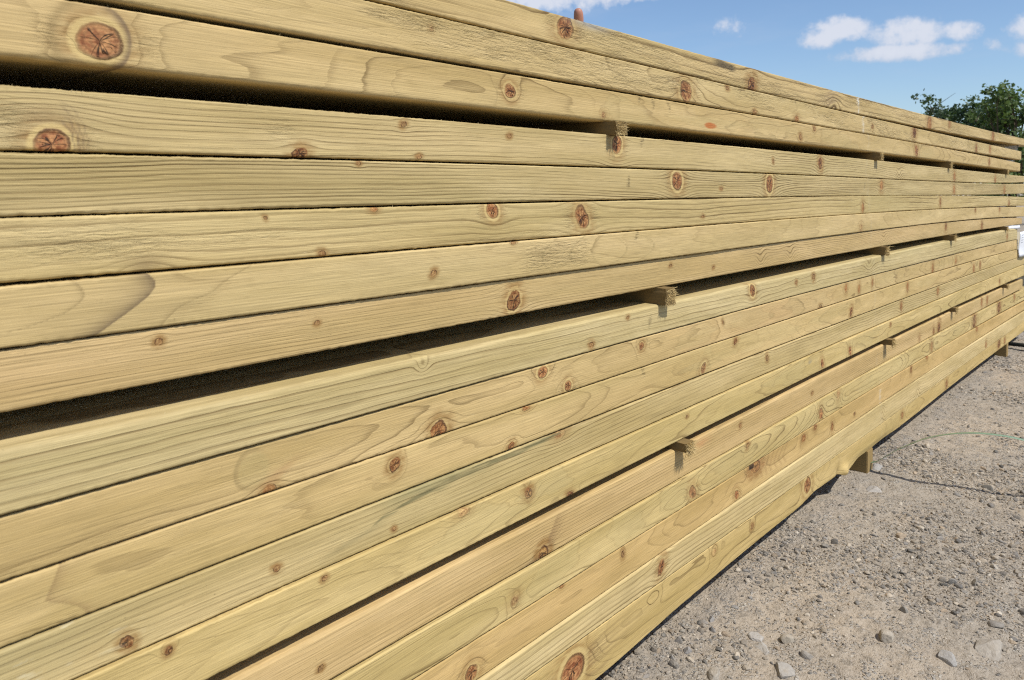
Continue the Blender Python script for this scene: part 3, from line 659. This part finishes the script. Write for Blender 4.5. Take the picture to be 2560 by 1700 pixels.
def ground_material():
    m, nt, b = material('gravel_dirt')
    P = nt.new('ShaderNodeNewGeometry').outputs['Position']
    n1 = nt.noise(P, 1.7, 4); n2 = nt.noise(P, 14, 5, .6); n3 = nt.noise(P, 90, 4, .65); n4 = nt.noise(P, 420, 3, .7)
    c = nt.mix(nt.ss(.35, .65, n1), (.42, .35, .265), (.355, .31, .25))
    c = nt.mix(nt.m('MULTIPLY', nt.ss(.45, .7, n2), .6), c, (.32, .275, .22))
    c = nt.mix(nt.m('MULTIPLY', nt.ss(.55, .75, nt.noise(P, 5.5, 3)), .35), c, (.46, .35, .235))
    c = nt.mix(nt.m('MULTIPLY', nt.ss(.48, .66, n3), .6), c, (.19, .165, .13))
    c = nt.mix(nt.m('MULTIPLY', nt.ss(.46, .34, n4), .4), c, (.55, .49, .41))
    vcol = nt.vor(P, 170, 'F1', 1); vd = nt.vor(P, 170)
    g = nt.m('MULTIPLY', nt.ss(.50, .36, vd), nt.ss(.45, .6, nt.noise(P, 24, 3)))
    gcl = nt.mix(nt.sep(vcol)[0], (.22, .21, .20), (.50, .46, .39))
    c = nt.mix(nt.m('MULTIPLY', g, .8), c, gcl)
    nt.put(b.inputs['Base Color'], c); b.inputs['Roughness'].default_value = .9; b.inputs['Specular IOR Level'].default_value = .1
    h = nt.m('ADD', nt.m('MULTIPLY', n3, .006), nt.m('MULTIPLY', n4, .0022)); h = nt.m('ADD', h, nt.m('MULTIPLY', g, .003))
    bn = nt.new('ShaderNodeBump'); bn.inputs['Distance'].default_value = 1; bn.inputs['Strength'].default_value = 1; nt.put(bn.inputs['Height'], h)
    nt.l.new(bn.outputs[0], b.inputs['Normal'])
    return m
gq = np.stack([a[:-1, :-1], a[1:, :-1], a[1:, 1:], a[:-1, 1:]], -1).reshape(-1, 4)
g = link('ground', np_mesh('ground', np.stack([GX, GY, GZ], -1).reshape(-1, 3), gq), ground_material())
tag(g, 'dusty grey-brown gravel yard', 'ground', kind='structure')

# gravel: loose stones
def ico(sub):
    bm = bmesh.new(); bmesh.ops.create_icosphere(bm, subdivisions=sub, radius=1)
    V = np.array([v.co[:] for v in bm.verts]); F = np.array([[v.index for v in f.verts] for f in bm.faces]); bm.free(); return V, F
def stone_shape(V, r, flat):
    """angular stone: clip a ball by random planes, squash it"""
    P = V.copy()
    for _ in range(9):
        d = r.normal(size=3); d /= np.linalg.norm(d); c = r.uniform(.45, .85)
        k = P @ d; ov = np.maximum(k - c, 0); P -= ov[:, None] * d * .95
    P *= np.array([1, r.uniform(.55, .9), flat])
    th = r.uniform(0, 6.28); tx = r.normal(0, .25)
    Rz = np.array([[math.cos(th), -math.sin(th), 0], [math.sin(th), math.cos(th), 0], [0, 0, 1]])
    Rx = np.array([[1, 0, 0], [0, math.cos(tx), -math.sin(tx)], [0, math.sin(tx), math.cos(tx)]])
    return P @ Rx.T @ Rz.T
def stone_material():
    m, nt, b = material('stone')
    c0 = nt.attr('scol', 'Color'); P = nt.new('ShaderNodeNewGeometry').outputs['Position']
    n = nt.noise(P, 220, 4, .65); n2 = nt.noise(P, 60, 3)
    c = nt.mix(1., c0, nt.m('ADD', .62, nt.m('MULTIPLY', n, .76)), 'MULTIPLY')
    c = nt.mix(nt.m('MULTIPLY', nt.ss(.5, .75, n2), .4), c, (.34, .29, .22))
    nt.put(b.inputs['Base Color'], c); b.inputs['Roughness'].default_value = .85; b.inputs['Specular IOR Level'].default_value = .2
    bn = nt.new('ShaderNodeBump'); bn.inputs['Distance'].default_value = .0015; nt.put(bn.inputs['Height'], n); nt.l.new(bn.outputs[0], b.inputs['Normal'])
    return m
M_STONE = stone_material()
PAL = np.array([(.31,.265,.205),(.25,.215,.17),(.19,.17,.145),(.33,.28,.215),(.28,.24,.19),(.13,.12,.105),(.37,.325,.26),(.30,.235,.165),(.20,.185,.165),(.16,.145,.125)])
def scatter(nst, tmplV, tmplF, size, region, seed, nshape=40, cluster=True):
    r = np.random.default_rng(seed)
    shapes = [stone_shape(tmplV, r, r.uniform(.3, .75)) for _ in range(nshape)]
    x0, x1, y0, y1 = region
    X = r.uniform(x0, x1, nst * 4); Y = r.uniform(y0, y1, nst * 4)
    if cluster:
        dens = sstep(-.16, .34, fbm(X * 3.0, Y * 3.0, 401, 4)) * .93 + .07
        keep = r.random(len(X)) < dens; X = X[keep][:nst]; Y = Y[keep][:nst]
    nst = len(X)
    Z = gz(X, Y); sz = size[0] * (size[1] / size[0]) ** (r.random(nst) ** 2.2)
    pick = r.integers(0, nshape, nst)
    V = np.array(shapes)[pick] * sz[:, None, None]
    V[..., 0] += X[:, None]; V[..., 1] += Y[:, None]; V[..., 2] += (Z + sz * .12)[:, None]
    k = len(tmplV); F = (tmplF[None] + (np.arange(nst) * k)[:, None, None]).reshape(-1, 3)
    c = PAL[r.integers(0, len(PAL), nst)] * r.uniform(.75, 1.4, (nst, 1))
    c = np.concatenate([c, np.ones((nst, 1))], 1)
    return V.reshape(-1, 3), F, np.repeat(c, k, 0)
i1, i2, i3 = ico(1), ico(2), ico(3)
parts = [scatter(52000, *i1, (.0012, .0046), (.75, 3.2, -1.1, .16), 1), scatter(16000, *i1, (.002, .006), (2.2, 6.5, -2.2, .2), 2),
         scatter(12000, *i2, (.0028, .0095), (.75, 4.2, -1.1, .12), 3), scatter(380, *i2, (.007, .014), (.8, 5.5, -1.4, .1), 4),
         scatter(9000, *i1, (.006, .02), (4.8, 14, -5, 4), 5)]
off = 0; VV = []; FF = []; CC = []
for V, F, c in parts: VV.append(V); FF.append(F + off); CC.append(c); off += len(V)
gr = link('gravel', np_mesh('gravel', np.concatenate(VV), None, np.concatenate(FF), False, {'scol': ('FLOAT_COLOR', np.concatenate(CC))}), M_STONE)
tag(gr, 'loose small stones scattered over the gravel yard', 'gravel', kind='stuff')

# larger single stones
STN = [(1.242,-.013,.010,.009,(.21,.215,.22),'dark grey pebble close to the bottom edge of the picture, left of the pale slabs'),
 (1.102,-.089,.019,.013,(.38,.345,.29),'rounded beige stone at the bottom edge of the picture, nearest the timber'),
 (1.244,-.097,.017,.006,(.42,.41,.39),'flat whitish slab, farther of a pair of pale slabs'),
 (1.220,-.115,.022,.008,(.40,.385,.355),'flat whitish slab, nearer of a pair of pale slabs'),
 (1.268,-.138,.012,.010,(.36,.315,.245),'tan wedge-shaped stone right of the pale slabs'),
 (1.250,-.179,.011,.010,(.27,.255,.235),'upright grey stone with pointed top in the lower gravel'),
 (1.185,-.167,.021,.008,(.33,.32,.30),'broad flat grey stone near the bottom edge of the picture'),
 (1.380,-.264,.015,.013,(.40,.355,.285),'pale sandy rock standing alone in the middle of the lower gravel'),
 (1.493,-.263,.009,.008,(.20,.205,.20),'blue-grey pebble with dark shadow above the pale sandy rock'),
 (1.665,-.303,.009,.009,(.22,.22,.215),'dark grey pebble, left of a pair near the right edge'),
 (1.692,-.336,.011,.008,(.15,.148,.14),'blackish pebble, right of a pair near the right edge'),
 (1.470,-.396,.036,.012,(.34,.31,.265),'largest flat grey stone half buried at the lower right'),
 (1.392,-.353,.018,.008,(.32,.325,.325),'bluish slab left of the largest flat stone'),
 (2.264,-.255,.017,.016,(.075,.085,.085),'black stone on the shadow line of the green strap'),
 (1.132,-.025,.009,.009,(.25,.25,.255),'small striped grey stone at the lower left of the gravel'),
 (1.598,-.146,.010,.007,(.34,.30,.24),'small tan stone in the grey rubble patch'),
 (2.222,-.007,.022,.009,(.33,.335,.33),'pale grey stone at the foot of the nearer bearer'),
 (2.054,-.046,.024,.008,(.40,.39,.375),'long whitish stone lying in front of the nearer bearer'),
 (1.540,-.024,.008,.006,(.22,.21,.20),'small dark stone beside the shadow of the lowest board'),
 (1.556,-.395,.013,.007,(.17,.165,.16),'flat dark slate chip at the right edge of the gravel')]
for i, (x, y, rx, rz, c, lab) in enumerate(STN):
    r = np.random.default_rng(900 + i)
    P = stone_shape(i3[0], r, min(1.0, rz / rx)) * rx * 1.12
    P += .03 * rx * np.stack([noise(P[:, 0] * 300, P[:, 1] * 300, i), noise(P[:, 1] * 300, P[:, 2] * 300, i + 50), noise(P[:, 2] * 300, P[:, 0] * 300, i + 90)], -1)
    cc = np.tile(np.array(tuple(v * .55 + g_ * .40 for v, g_ in zip(c, (.36, .31, .245))) + (1.,)), (len(P), 1))
    o = link('stone', np_mesh('stone', P, None, i3[1], False, {'scol': ('FLOAT_COLOR', cc)}), M_STONE, loc=(x, y, float(gz(x, y)) - rz * (.25 if rx > .016 else -.1)))
    tag(o, lab, 'stone', 'larger stones on the gravel')

# ------------------------------------------------------------------ bearers under the stack
def bearer(s, label):
    zt = float(level('D5', 1, s)) ; x0 = .023
    zg = float(min(gz(s, 0.0), gz(s, .3))) - .008
    bm = bmesh.new()
    bmesh.ops.create_cube(bm, size=1)
    for v in bm.verts:
        v.co.x *= x0 * 2; v.co.y = .003 if v.co.y < 0 else .93; v.co.z = 0 if v.co.z < 0 else zt - zg
    bmesh.ops.bevel(bm, geom=bm.edges[:], offset=.0018, segments=2, affect='EDGES')
    me = bpy.data.meshes.new('bearer'); bm.to_mesh(me); bm.free()
    o = link('bearer', me, M_BEAR, loc=(s, 0, zg)); tag(o, label, 'bearer', 'bearers under the stack')
bearer(2.184, 'nearer wooden bearer under the stack, beside the bark-edged knob and green strap')
bearer(4.218, 'farther wooden bearer under the far end of the stack')
bearer(.30, 'wooden bearer hidden under the near end of the stack')

# ------------------------------------------------------------------ green strap
def ribbon(pts, width, thick, wdir):
    pts = [Vector(p) for p in pts]; out = []
    for i in range(len(pts) - 1):
        p0 = pts[max(i - 1, 0)]; p1 = pts[i]; p2 = pts[i + 1]; p3 = pts[min(i + 2, len(pts) - 1)]
        for k in range(12):
            t = k / 12
            out.append(.5 * ((2 * p1) + (p2 - p0) * t + (2 * p0 - 5 * p1 + 4 * p2 - p3) * t * t + (3 * p1 - p0 - 3 * p2 + p3) * t ** 3))
    out.append(pts[-1]); V = []; n = len(out)
    for i, p in enumerate(out):
        tg = (out[min(i + 1, n - 1)] - out[max(i - 1, 0)]).normalized(); w = Vector(wdir); w = (w - tg * w.dot(tg)).normalized(); nn = tg.cross(w)
        for sx, sy in ((-1, -1), (1, -1), (1, 1), (-1, 1)): V.append(p + w * width / 2 * sx + nn * thick / 2 * sy)
    a = np.arange(n * 4).reshape(n, 4); q = [np.stack([a[:-1, j], a[:-1, (j + 1) % 4], a[1:, (j + 1) % 4], a[1:, j]], -1) for j in range(4)]
    return np.array([v[:] for v in V]), np.concatenate(q), [a[0, ::-1].copy(), a[-1].copy()]
V, q, caps = ribbon([(2.200,.05,.010),(2.192,-.004,.024),(2.186,-.037,.050),(2.184,-.071,.079),(2.184,-.137,.122),(2.185,-.21,.150),(2.204,-.276,.157),(2.228,-.345,.150),(2.26,-.43,.125),(2.30,-.53,.075),(2.33,-.61,.022),(2.34,-.66,.004)], .0135, .0008, (1, 0, 0))
m, nt, b = material('green_strap')
P = nt.new('ShaderNodeTexCoord').outputs['Object']; ns_ = nt.noise(P, 40, 3)
nt.put(b.inputs['Base Color'], nt.mix(ns_, (.17, .25, .14), (.22, .32, .22))); b.inputs['Roughness'].default_value = .35; b.inputs['Specular IOR Level'].default_value = .5
tag(link('packing_strap', np_mesh('packing_strap', V, q, None, True, None, caps), m), 'green plastic packing strap arching from the nearer bearer over the gravel', 'strap')

# black strap end lying on the ground near the far bearer
V, q, caps = ribbon([(4.50,.16,-.012),(4.45,.05,-.010),(4.43,-.03,-.006),(4.40,-.12,-.008),(4.36,-.24,-.014),(4.33,-.40,-.016)], .032, .014, (1, 0, 0))
tag(link('rubber_strip', np_mesh('rubber_strip', V, q, None, True, None, caps), simple('black_rubber', (.012, .014, .014), .5)), 'black rubber strip lying on the gravel behind the far bearer', 'rubber strip')

# ------------------------------------------------------------------ paper label, paper strip and wrap at the far end
M_PAPER = simple('white_paper', (.80, .82, .86), .55, .04, 80)
M_INK = simple('grey_ink', (.30, .31, .34), .6, .1, 80)
def sheet(nx, nz, w, h, fn, th=.0012):
    V = []; 
    for side in (0, 1):
        for i in range(nx + 1):
            for k in range(nz + 1):
                x, y, z = fn(i / nx, k / nz); V.append((x, y + side * th, z))
    a = np.arange(len(V)).reshape(2, nx + 1, nz + 1); q = []
    q.append(np.stack([a[0, :-1, :-1], a[0, 1:, :-1], a[0, 1:, 1:], a[0, :-1, 1:]], -1).reshape(-1, 4))
    q.append(np.stack([a[1, :-1, :-1], a[1, :-1, 1:], a[1, 1:, 1:], a[1, 1:, :-1]], -1).reshape(-1, 4))
    for (e0, e1) in ((a[0, :, 0], a[1, :, 0]), (a[1, :, -1], a[0, :, -1]), (a[1, 0], a[0, 0]), (a[0, -1], a[1, -1])):
        q.append(np.stack([e0[:-1], e1[:-1], e1[1:], e0[1:]], -1))
    return np.array(V), np.concatenate(q)
def lab_fn(u, v):
    x = 4.378 + .030 * (1 - v) + u * .25; y = -.010 - .012 * math.sin(u * 3.1) + .004 * math.sin(v * 5 + u * 3); z = .425 + v * .122 + .006 * u * (1 if v > .5 else 0)
    return x, y, z
V, q = sheet(14, 10, 1, 1, lab_fn)
lb = link('paper_label', np_mesh('paper_label', V, q), M_PAPER)
tag(lb, 'white printed paper label wrapped round the far end of the stack below the middle gap', 'label')
def bar(name, u0, u1, v0, v1):
    pts = []
    V = []
    for off_ in (-.0014, -.0004):
        for (u, v) in ((u0, v0), (u1, v0), (u1, v1), (u0, v1)):
            x, y, z = lab_fn(u, v); V.append((x, y + off_, z))
    F = [(0, 1, 2, 3), (7, 6, 5, 4), (0, 4, 5, 1), (1, 5, 6, 2), (2, 6, 7, 3), (3, 7, 4, 0)]
    link(name, np_mesh(name, V, F, None, False), M_INK, parent=lb)
bar('barcode', .42, .75, .26, .46)
for v in (.86, .76, .66, .56): bar('printed_line', .10, .10 + .3 + .2 * random.random(), v, v + .018)
V, q = sheet(8, 2, 1, 1, lambda u, v: (4.085 + .30 * u, -.004 + .01 * math.sin(u * 4), float(level('B5', 1, 4.085 + .3 * u)) - .0165 + .0155 * v - .002 * u))
tag(link('paper_strip', np_mesh('paper_strip', V, q), M_PAPER), 'narrow white paper strip tucked in the middle gap by the far spacer', 'paper')
V, q = sheet(10, 8, 1, 1, lambda u, v: (4.455 + .02 * (1 - v) + .30 * u, .02 + .10 * u + .012 * math.sin(u * 9 + v * 4), .865 + .10 * v + .02 * u + .01 * math.sin(u * 7)))
tag(link('plastic_wrap', np_mesh('plastic_wrap', V, q), simple('pale_plastic', (.52, .54, .56), .3, .15, 30)), 'pale plastic wrapping at the far end of the upper boards', 'plastic wrap')

# a further bundle of timber beyond the end of the stack
bm = bmesh.new()
for k in range(7):
    for j in range(4):
        r_ = bmesh.ops.create_cube(bm, size=1)
        for v in r_['verts']: v.co = Vector((v.co.x * 2.4, v.co.y * .216 + .23 * j, v.co.z * .045 + .10 + .047 * k * 2.0 / 2 + random.uniform(-.0005, .0005)))
for j in range(3):
    r_ = bmesh.ops.create_cube(bm, size=1)
    for v in r_['verts']: v.co = Vector((v.co.x * .09 - .9 + .9 * j, v.co.y * .90 + .34, v.co.z * .077 + .0385))
me = bpy.data.meshes.new('timber_bundle'); bm.to_mesh(me); bm.free()
o = link('timber_bundle', me, simple('pale_timber', (.50, .42, .27), .7, .2, 20), loc=(6.6, .15, -.035)); tag(o, 'separate low bundle of pale timber beyond the far end of the stack', 'timber bundle')

# ------------------------------------------------------------------ trees
def leaf_material(name, c1, c2):
    m, nt, b = material(name)
    v = nt.attr('lv'); c = nt.mix(v, c1, c2)
    nt.put(b.inputs['Base Color'], c); b.inputs['Roughness'].default_value = .5; b.inputs['Specular IOR Level'].default_value = .35
    tr = nt.new('ShaderNodeBsdfTranslucent'); nt.put(tr.inputs[0], nt.mix(1., c, (1.1, 1.3, .5), 'MULTIPLY'))
    ad = nt.new('ShaderNodeMixShader'); ad.inputs[0].default_value = .25
    nt.l.new(b.outputs[0], ad.inputs[1]); nt.l.new(tr.outputs[0], ad.inputs[2]); nt.l.new(ad.outputs[0], nt.n['Material Output'].inputs[0])
    return m
M_BARK = simple('bark', (.085, .065, .045), .9, .3, 20)
def tube(bm, p, q, r0, r1, n=6):
    p, q = Vector(p), Vector(q); d = (q - p).normalized(); u = d.orthogonal().normalized(); w = d.cross(u)
    A = [bm.verts.new(p + (u * math.cos(i * 6.283 / n) + w * math.sin(i * 6.283 / n)) * r0) for i in range(n)]
    B = [bm.verts.new(q + (u * math.cos(i * 6.283 / n) + w * math.sin(i * 6.283 / n)) * r1) for i in range(n)]
    for i in range(n): bm.faces.new((A[i], A[(i + 1) % n], B[(i + 1) % n], B[i]))
def tree(name, label, base, H, rad, mat, seed, nclump, leaf):
    r = random.Random(seed); root = bpy.data.objects.new(name, None); COL.objects.link(root); root.location = base
    tag(root, label, 'tree', 'trees beyond the stack')
    bm = bmesh.new(); top = Vector((.1, .05, H * .55)); last = Vector((0, 0, -.1))
    for k in range(1, 6):
        p = Vector((.06 * math.sin(k * 1.7), .05 * math.cos(k), H * .55 * k / 5)); tube(bm, last, p, .11 - .014 * (k - 1), .11 - .014 * k, 8); last = p
    tips = []
    nl = 30
    for k in range(nl):
        z0 = H * r.uniform(.15, .55); a = k * 2.4 + r.uniform(-.3, .3); el = r.uniform(.05, 1.25)
        L = r.uniform(.75, 1.03)
        tip = Vector((math.cos(a) * math.cos(el) * rad[0] * L, math.sin(a) * math.cos(el) * rad[1] * L, z0 * .45 + H * .38 + math.sin(el) * (H * .60) * L - .15))
        if tip.z > H: tip.z = H * r.uniform(.9, 1.)
        p = Vector((0, 0, z0)); mid = p.lerp(tip, .5) + Vector((r.uniform(-.1, .1), r.uniform(-.1, .1), .12))
        tube(bm, p, mid, .035, .02, 5); tube(bm, mid, tip, .02, .006, 5); tips.append((mid, tip))
        for _ in range(3):
            f = r.uniform(.3, 1.0); c = mid.lerp(tip, f); e = c + Vector((r.gauss(0, .22), r.gauss(0, .22), r.uniform(-.05, .35)))
            tube(bm, c, e, .009, .003, 4); tips.append((c, e))
    me = bpy.data.meshes.new('trunk'); bm.to_mesh(me); bm.free(); link('trunk', me, M_BARK, parent=root)
    rg_ = np.random.default_rng(seed)
    cen = []
    for ci in range(nclump):
        a_, b_ = tips[r.randrange(len(tips))]
        if ci % 3 == 0: cen.append((r.gauss(0, rad[0] * .45), r.gauss(0, rad[1] * .45), H * r.uniform(.2, .62))); continue
        f = r.uniform(.35, 1.05); c = a_.lerp(b_, f); cen.append((c.x + r.gauss(0, .07), c.y + r.gauss(0, .07), c.z + r.gauss(0, .06)))
    cen = np.array(cen); per = 20
    C = np.repeat(cen, per, 0) + rg_.normal(0, .062, (nclump * per, 3)) * np.array([1, 1, .8])
    n = len(C); d = rg_.normal(size=(n, 3)); d /= np.linalg.norm(d, axis=1)[:, None]; e = rg_.normal(size=(n, 3)); e = np.cross(d, e); e /= np.linalg.norm(e, axis=1)[:, None]
    L = leaf * rg_.uniform(.6, 1.25, n)[:, None]
    V = np.stack([C, C + d * L * .5 + e * L * .33, C + d * L, C + d * L * .5 - e * L * .33], 1).reshape(-1, 3)
    lv = np.repeat(np.clip(np.repeat(rg_.random(nclump), per) * .6 + rg_.random(n) * .4, 0, 1), 4)
    me = np_mesh('crown', V, np.arange(n * 4).reshape(-1, 4), None, False, {'lv': ('FLOAT', lv)})
    link('crown', me, mat, parent=root)
M_L1 = leaf_material('leaf_dark', (.034, .058, .028), (.10, .145, .06)); M_L2 = leaf_material('leaf_mid', (.05, .082, .026), (.16, .22, .065))
tree('hawthorn_tree', 'dark green tree low above the far end of the stack, left of the taller tree', (19.5, 3.55, -.04), 2.70, (1.75, 1.3), M_L1, 5, 430, .085)
tree('hawthorn_tree', 'taller brighter green tree at the right edge of the picture', (18.4, 2.15, -.04), 2.72, (1.5, 1.05), M_L2, 9, 520, .09)

# ------------------------------------------------------------------ person crouching behind the stack, thumb up
M_SKIN = simple('skin', (.40, .185, .125), .5, .12, 120, .35)
def skin(name, verts, edges, radii, mat, parent, root=0, sub=2):
    me = bpy.data.meshes.new(name); me.from_pydata(verts, edges, []); o = link(name, me, None, parent)
    bpy.context.view_layer.objects.active = o
    sk = o.modifiers.new('s', 'SKIN')
    for v, rr in zip(me.skin_vertices[0].data, radii): v.radius = (rr, rr) if not hasattr(rr, '__len__') else rr
    me.skin_vertices[0].data[root].use_root = True
    sb = o.modifiers.new('d', 'SUBSURF'); sb.levels = sb.render_levels = sub
    dg = bpy.context.evaluated_depsgraph_get(); ev = bpy.data.meshes.new_from_object(o.evaluated_get(dg))
    o.modifiers.clear(); o.data = ev; ev.materials.clear(); ev.materials.append(mat)
    for p in ev.polygons: p.use_smooth = True
    return o
HX, HY, HZ = 1.147, .165, float(level('T1', 0, 1.095))
pr = bpy.data.objects.new('person', None); COL.objects.link(pr); pr.location = (1.35, 1.35, 0)
tag(pr, 'person behind the stack with only a raised thumb showing above the topmost board', 'person')
def rel(p): return (p[0] - 1.35, p[1] - 1.35, p[2])
Vb = []; Eb = []; Rb = []
def add(p, r_, par=None):
    Vb.append(rel(p)); Rb.append(r_); i = len(Vb) - 1
    if par is not None: Eb.append((par, i))
    return i
pel = add((1.35, 1.40, .42), .13); chest = add((1.33, 1.30, .70), (.17, .12), pel); sh = add((1.32, 1.24, .86), .10, chest); nk = add((1.32, 1.20, .94), .055, sh); hd = add((1.32, 1.17, 1.03), .085, nk); cr = add((1.32, 1.17, 1.12), .085, hd)
shl = add((1.17, 1.22, .86), .06, sh); elb = add((1.13, .86, 1.045), .042, shl); fa = add((1.11, .55, 1.052), .036, elb); wr = add((HX, .30, HZ + .026), .024, fa); pm = add((HX, .235, HZ + .024), (.034, .017), wr)
shr = add((1.49, 1.24, .86), .06, sh); er = add((1.58, 1.25, .62), .043, shr); wrr = add((1.55, 1.10, .46), .026, er); add((1.54, 1.05, .42), .026, wrr)
for sg in (-1, 1):
    hip = add((1.35 + .1 * sg, 1.40, .40), .09, pel); kn_ = add((1.35 + .14 * sg, 1.08, .10), .062, hip); ft = add((1.35 + .13 * sg, 1.45, .07), .045, kn_); add((1.35 + .13 * sg, 1.60, .04), .04, ft)
# fingers resting on the board, each a chain of its own, and the raised thumb
for k, (dx, L) in enumerate(((-.027, .072), (-.009, .082), (.009, .076), (.026, .060))):
    b0 = add((HX + dx, .205, HZ + .020), .0095, pm); b1 = add((HX + dx * 1.15, .205 - L * .5, HZ + .018), .0082, b0); add((HX + dx * 1.2, .205 - L * .86, HZ + .009), .0068, b1)
t0 = add((HX - .022, .225, HZ + .033), .014, pm); t1 = add((HX - .044, .195, HZ + .041), .0108, t0)
tb = Vector((HX - .052, .178, HZ + .053))
t2 = add(tb, .0100, t1); t3 = add(tb + Vector((-.0045, -.004, .017)), .0096, t2); add(tb + Vector((-.0105, -.006, .031)), .0078, t3)
body = skin('body', Vb, Eb, Rb, M_SKIN, pr, 0, 2)
M_JK = simple('navy_cloth', (.03, .04, .07), .8, .2, 200)
jv = [(1.35,1.40,.45),(1.33,1.30,.70),(1.32,1.24,.86),(1.17,1.22,.86),(1.13,.86,1.045),(1.11,.60,1.05),(1.49,1.24,.86),(1.58,1.25,.62),(1.56,1.14,.50)]
skin('jacket', [rel(p) for p in jv], [(0,1),(1,2),(2,3),(3,4),(4,5),(2,6),(6,7),(7,8)], [.155,(.19,.14),.115,.072,.052,.046,.072,.053,.045], M_JK, pr)
tv = [(1.35,1.40,.42),(1.25,1.40,.40),(1.21,1.08,.10),(1.22,1.40,.075),(1.45,1.40,.40),(1.49,1.08,.10),(1.48,1.40,.075)]
skin('trousers', [rel(p) for p in tv], [(0,1),(1,2),(2,3),(0,4),(4,5),(5,6)], [.15,.105,.075,.06,.105,.075,.06], simple('denim', (.05, .06, .09), .8), pr)
skin('hair', [rel((1.32,1.19,1.10)), rel((1.32,1.20,1.15))], [(0, 1)], [.090, .082], simple('brown_hair', (.05, .03, .02), .7), pr)

# ------------------------------------------------------------------ sky, sun, camera
w = bpy.data.worlds.new('World'); SC.world = w; w.use_nodes = True
nt = NT(w.node_tree); bg = nt.n['Background']
sky = nt.new('ShaderNodeTexSky', sky_type='NISHITA'); sky.sun_disc = False; sky.sun_elevation = SUN_EL; sky.sun_rotation = math.radians(180)
sky.air_density = 1.0; sky.dust_density = .5; sky.ozone_density = 1.6; sky.altitude = 50
D = nt.new('ShaderNodeTexCoord').outputs['Generated']
ax_ = Vector((.9487, .2696, .1652)).normalized(); ux_ = ax_.cross(Vector((0, 0, 1))).normalized(); vx_ = ux_.cross(ax_)
dc = nt.m('MAXIMUM', nt.vm('DOT_PRODUCT', D, ax_), .05)
u = nt.m('DIVIDE', nt.vm('DOT_PRODUCT', D, ux_), dc); v = nt.m('DIVIDE', nt.vm('DOT_PRODUCT', D, vx_), dc)
uv = nt.comb(u, v, 0.)
n1 = nt.noise(uv, 38, 6, .58); n2 = nt.noise(nt.vm('ADD', uv, (3, 1, 0)), 110, 4, .6); nw = nt.noise(nt.vmul(uv, (6, 26, 1)), 1, 5, .6)
dens = None
for (cu, cv, ru, rv, k) in ((-.050,.0165,.040,.0180,1.),(-.072,.006,.028,.013,.85),(.022,.0065,.048,.0200,.95),(.012,-.0150,.074,.0125,1.),(.071,.0045,.026,.0130,.9),(.143,.0005,.032,.0200,.85),(.143,-.0185,.028,.013,.8),
                            (-.44,.094,.26,.030,.85),(-.30,.082,.17,.014,.62),(.104,-.014,.010,.009,.4),(-.175,.030,.03,.012,.28),(-.42,.045,.03,.02,.3)):
    e = nt.m('SUBTRACT', 1., nt.m('ADD', nt.m('POWER', nt.m('ABSOLUTE', nt.m('DIVIDE', nt.m('SUBTRACT', u, cu), ru)), 2.), nt.m('POWER', nt.m('ABSOLUTE', nt.m('DIVIDE', nt.m('SUBTRACT', v, cv), rv)), 2.)))
    e = nt.m('MULTIPLY', e, k)
    dens = e if dens is None else nt.m('SMOOTH_MAX', dens, e, .25)
dn = nt.m('ADD', dens, nt.m('MULTIPLY', nt.m('SUBTRACT', n1, .5), 1.75)); dn = nt.m('ADD', dn, nt.m('MULTIPLY', nt.m('SUBTRACT', n2, .5), .8))
cl = nt.ss(-.02, .85, dn)
wisp = nt.m('MULTIPLY', nt.ss(.48, .8, nw), .16)
cl = nt.m('MULTIPLY', nt.m('MAXIMUM', cl, wisp), .86)
shade = nt.ss(-.3, 1.1, nt.m('ADD', dn, nt.m('MULTIPLY', v, 12.)))
ccol = nt.mix(shade, (4.9, 5.4, 6.5), (6.6, 6.8, 7.5))
CLOUD_GAIN = 1.0
col = nt.mix(cl, nt.mix(1., sky.outputs[0], (.98, 1.07, 1.19), 'MULTIPLY'), ccol)
nt.put(bg.inputs[0], col); bg.inputs[1].default_value = .115

sl = bpy.data.lights.new('sun', 'SUN'); sl.energy = 4.7; sl.angle = math.radians(.55); sl.color = (1., .955, .88)
so = bpy.data.objects.new('sun', sl); COL.objects.link(so)
sd3 = Vector((.025, -math.cos(SUN_EL), math.sin(SUN_EL))); so.rotation_euler = sd3.to_track_quat('Z', 'Y').to_euler(); so.location = (2, -6, 8)

cam = bpy.data.cameras.new('camera'); co = bpy.data.objects.new('camera', cam); COL.objects.link(co)
cam.lens = 27.0; cam.sensor_width = 36; cam.shift_y = -(850 - 527.05) / 2560; cam.clip_start = .02; cam.clip_end = 2000
th = math.radians(41.6717); ph = math.radians(2.0)
F = Vector((math.cos(th) * math.cos(ph), math.sin(th) * math.cos(ph), -math.sin(ph)))
co.location = (0, -.64, .7785356); co.rotation_euler = F.to_track_quat('-Z', 'Y').to_euler()
cam.dof.use_dof = True; cam.dof.focus_distance = 1.25; cam.dof.aperture_fstop = 14
SC.camera = co
vs = SC.view_settings; vs.view_transform = 'Standard'; vs.look = 'None'; vs.gamma = 1; vs.exposure = 0; vs.use_curve_mapping = False

SC.cycles.diffuse_bounces = 2
SC.cycles.sample_clamp_indirect = 1.5
SC.cycles.use_denoising = False
SC.cycles.filter_width = 1.15
SC.cycles.use_adaptive_sampling = False
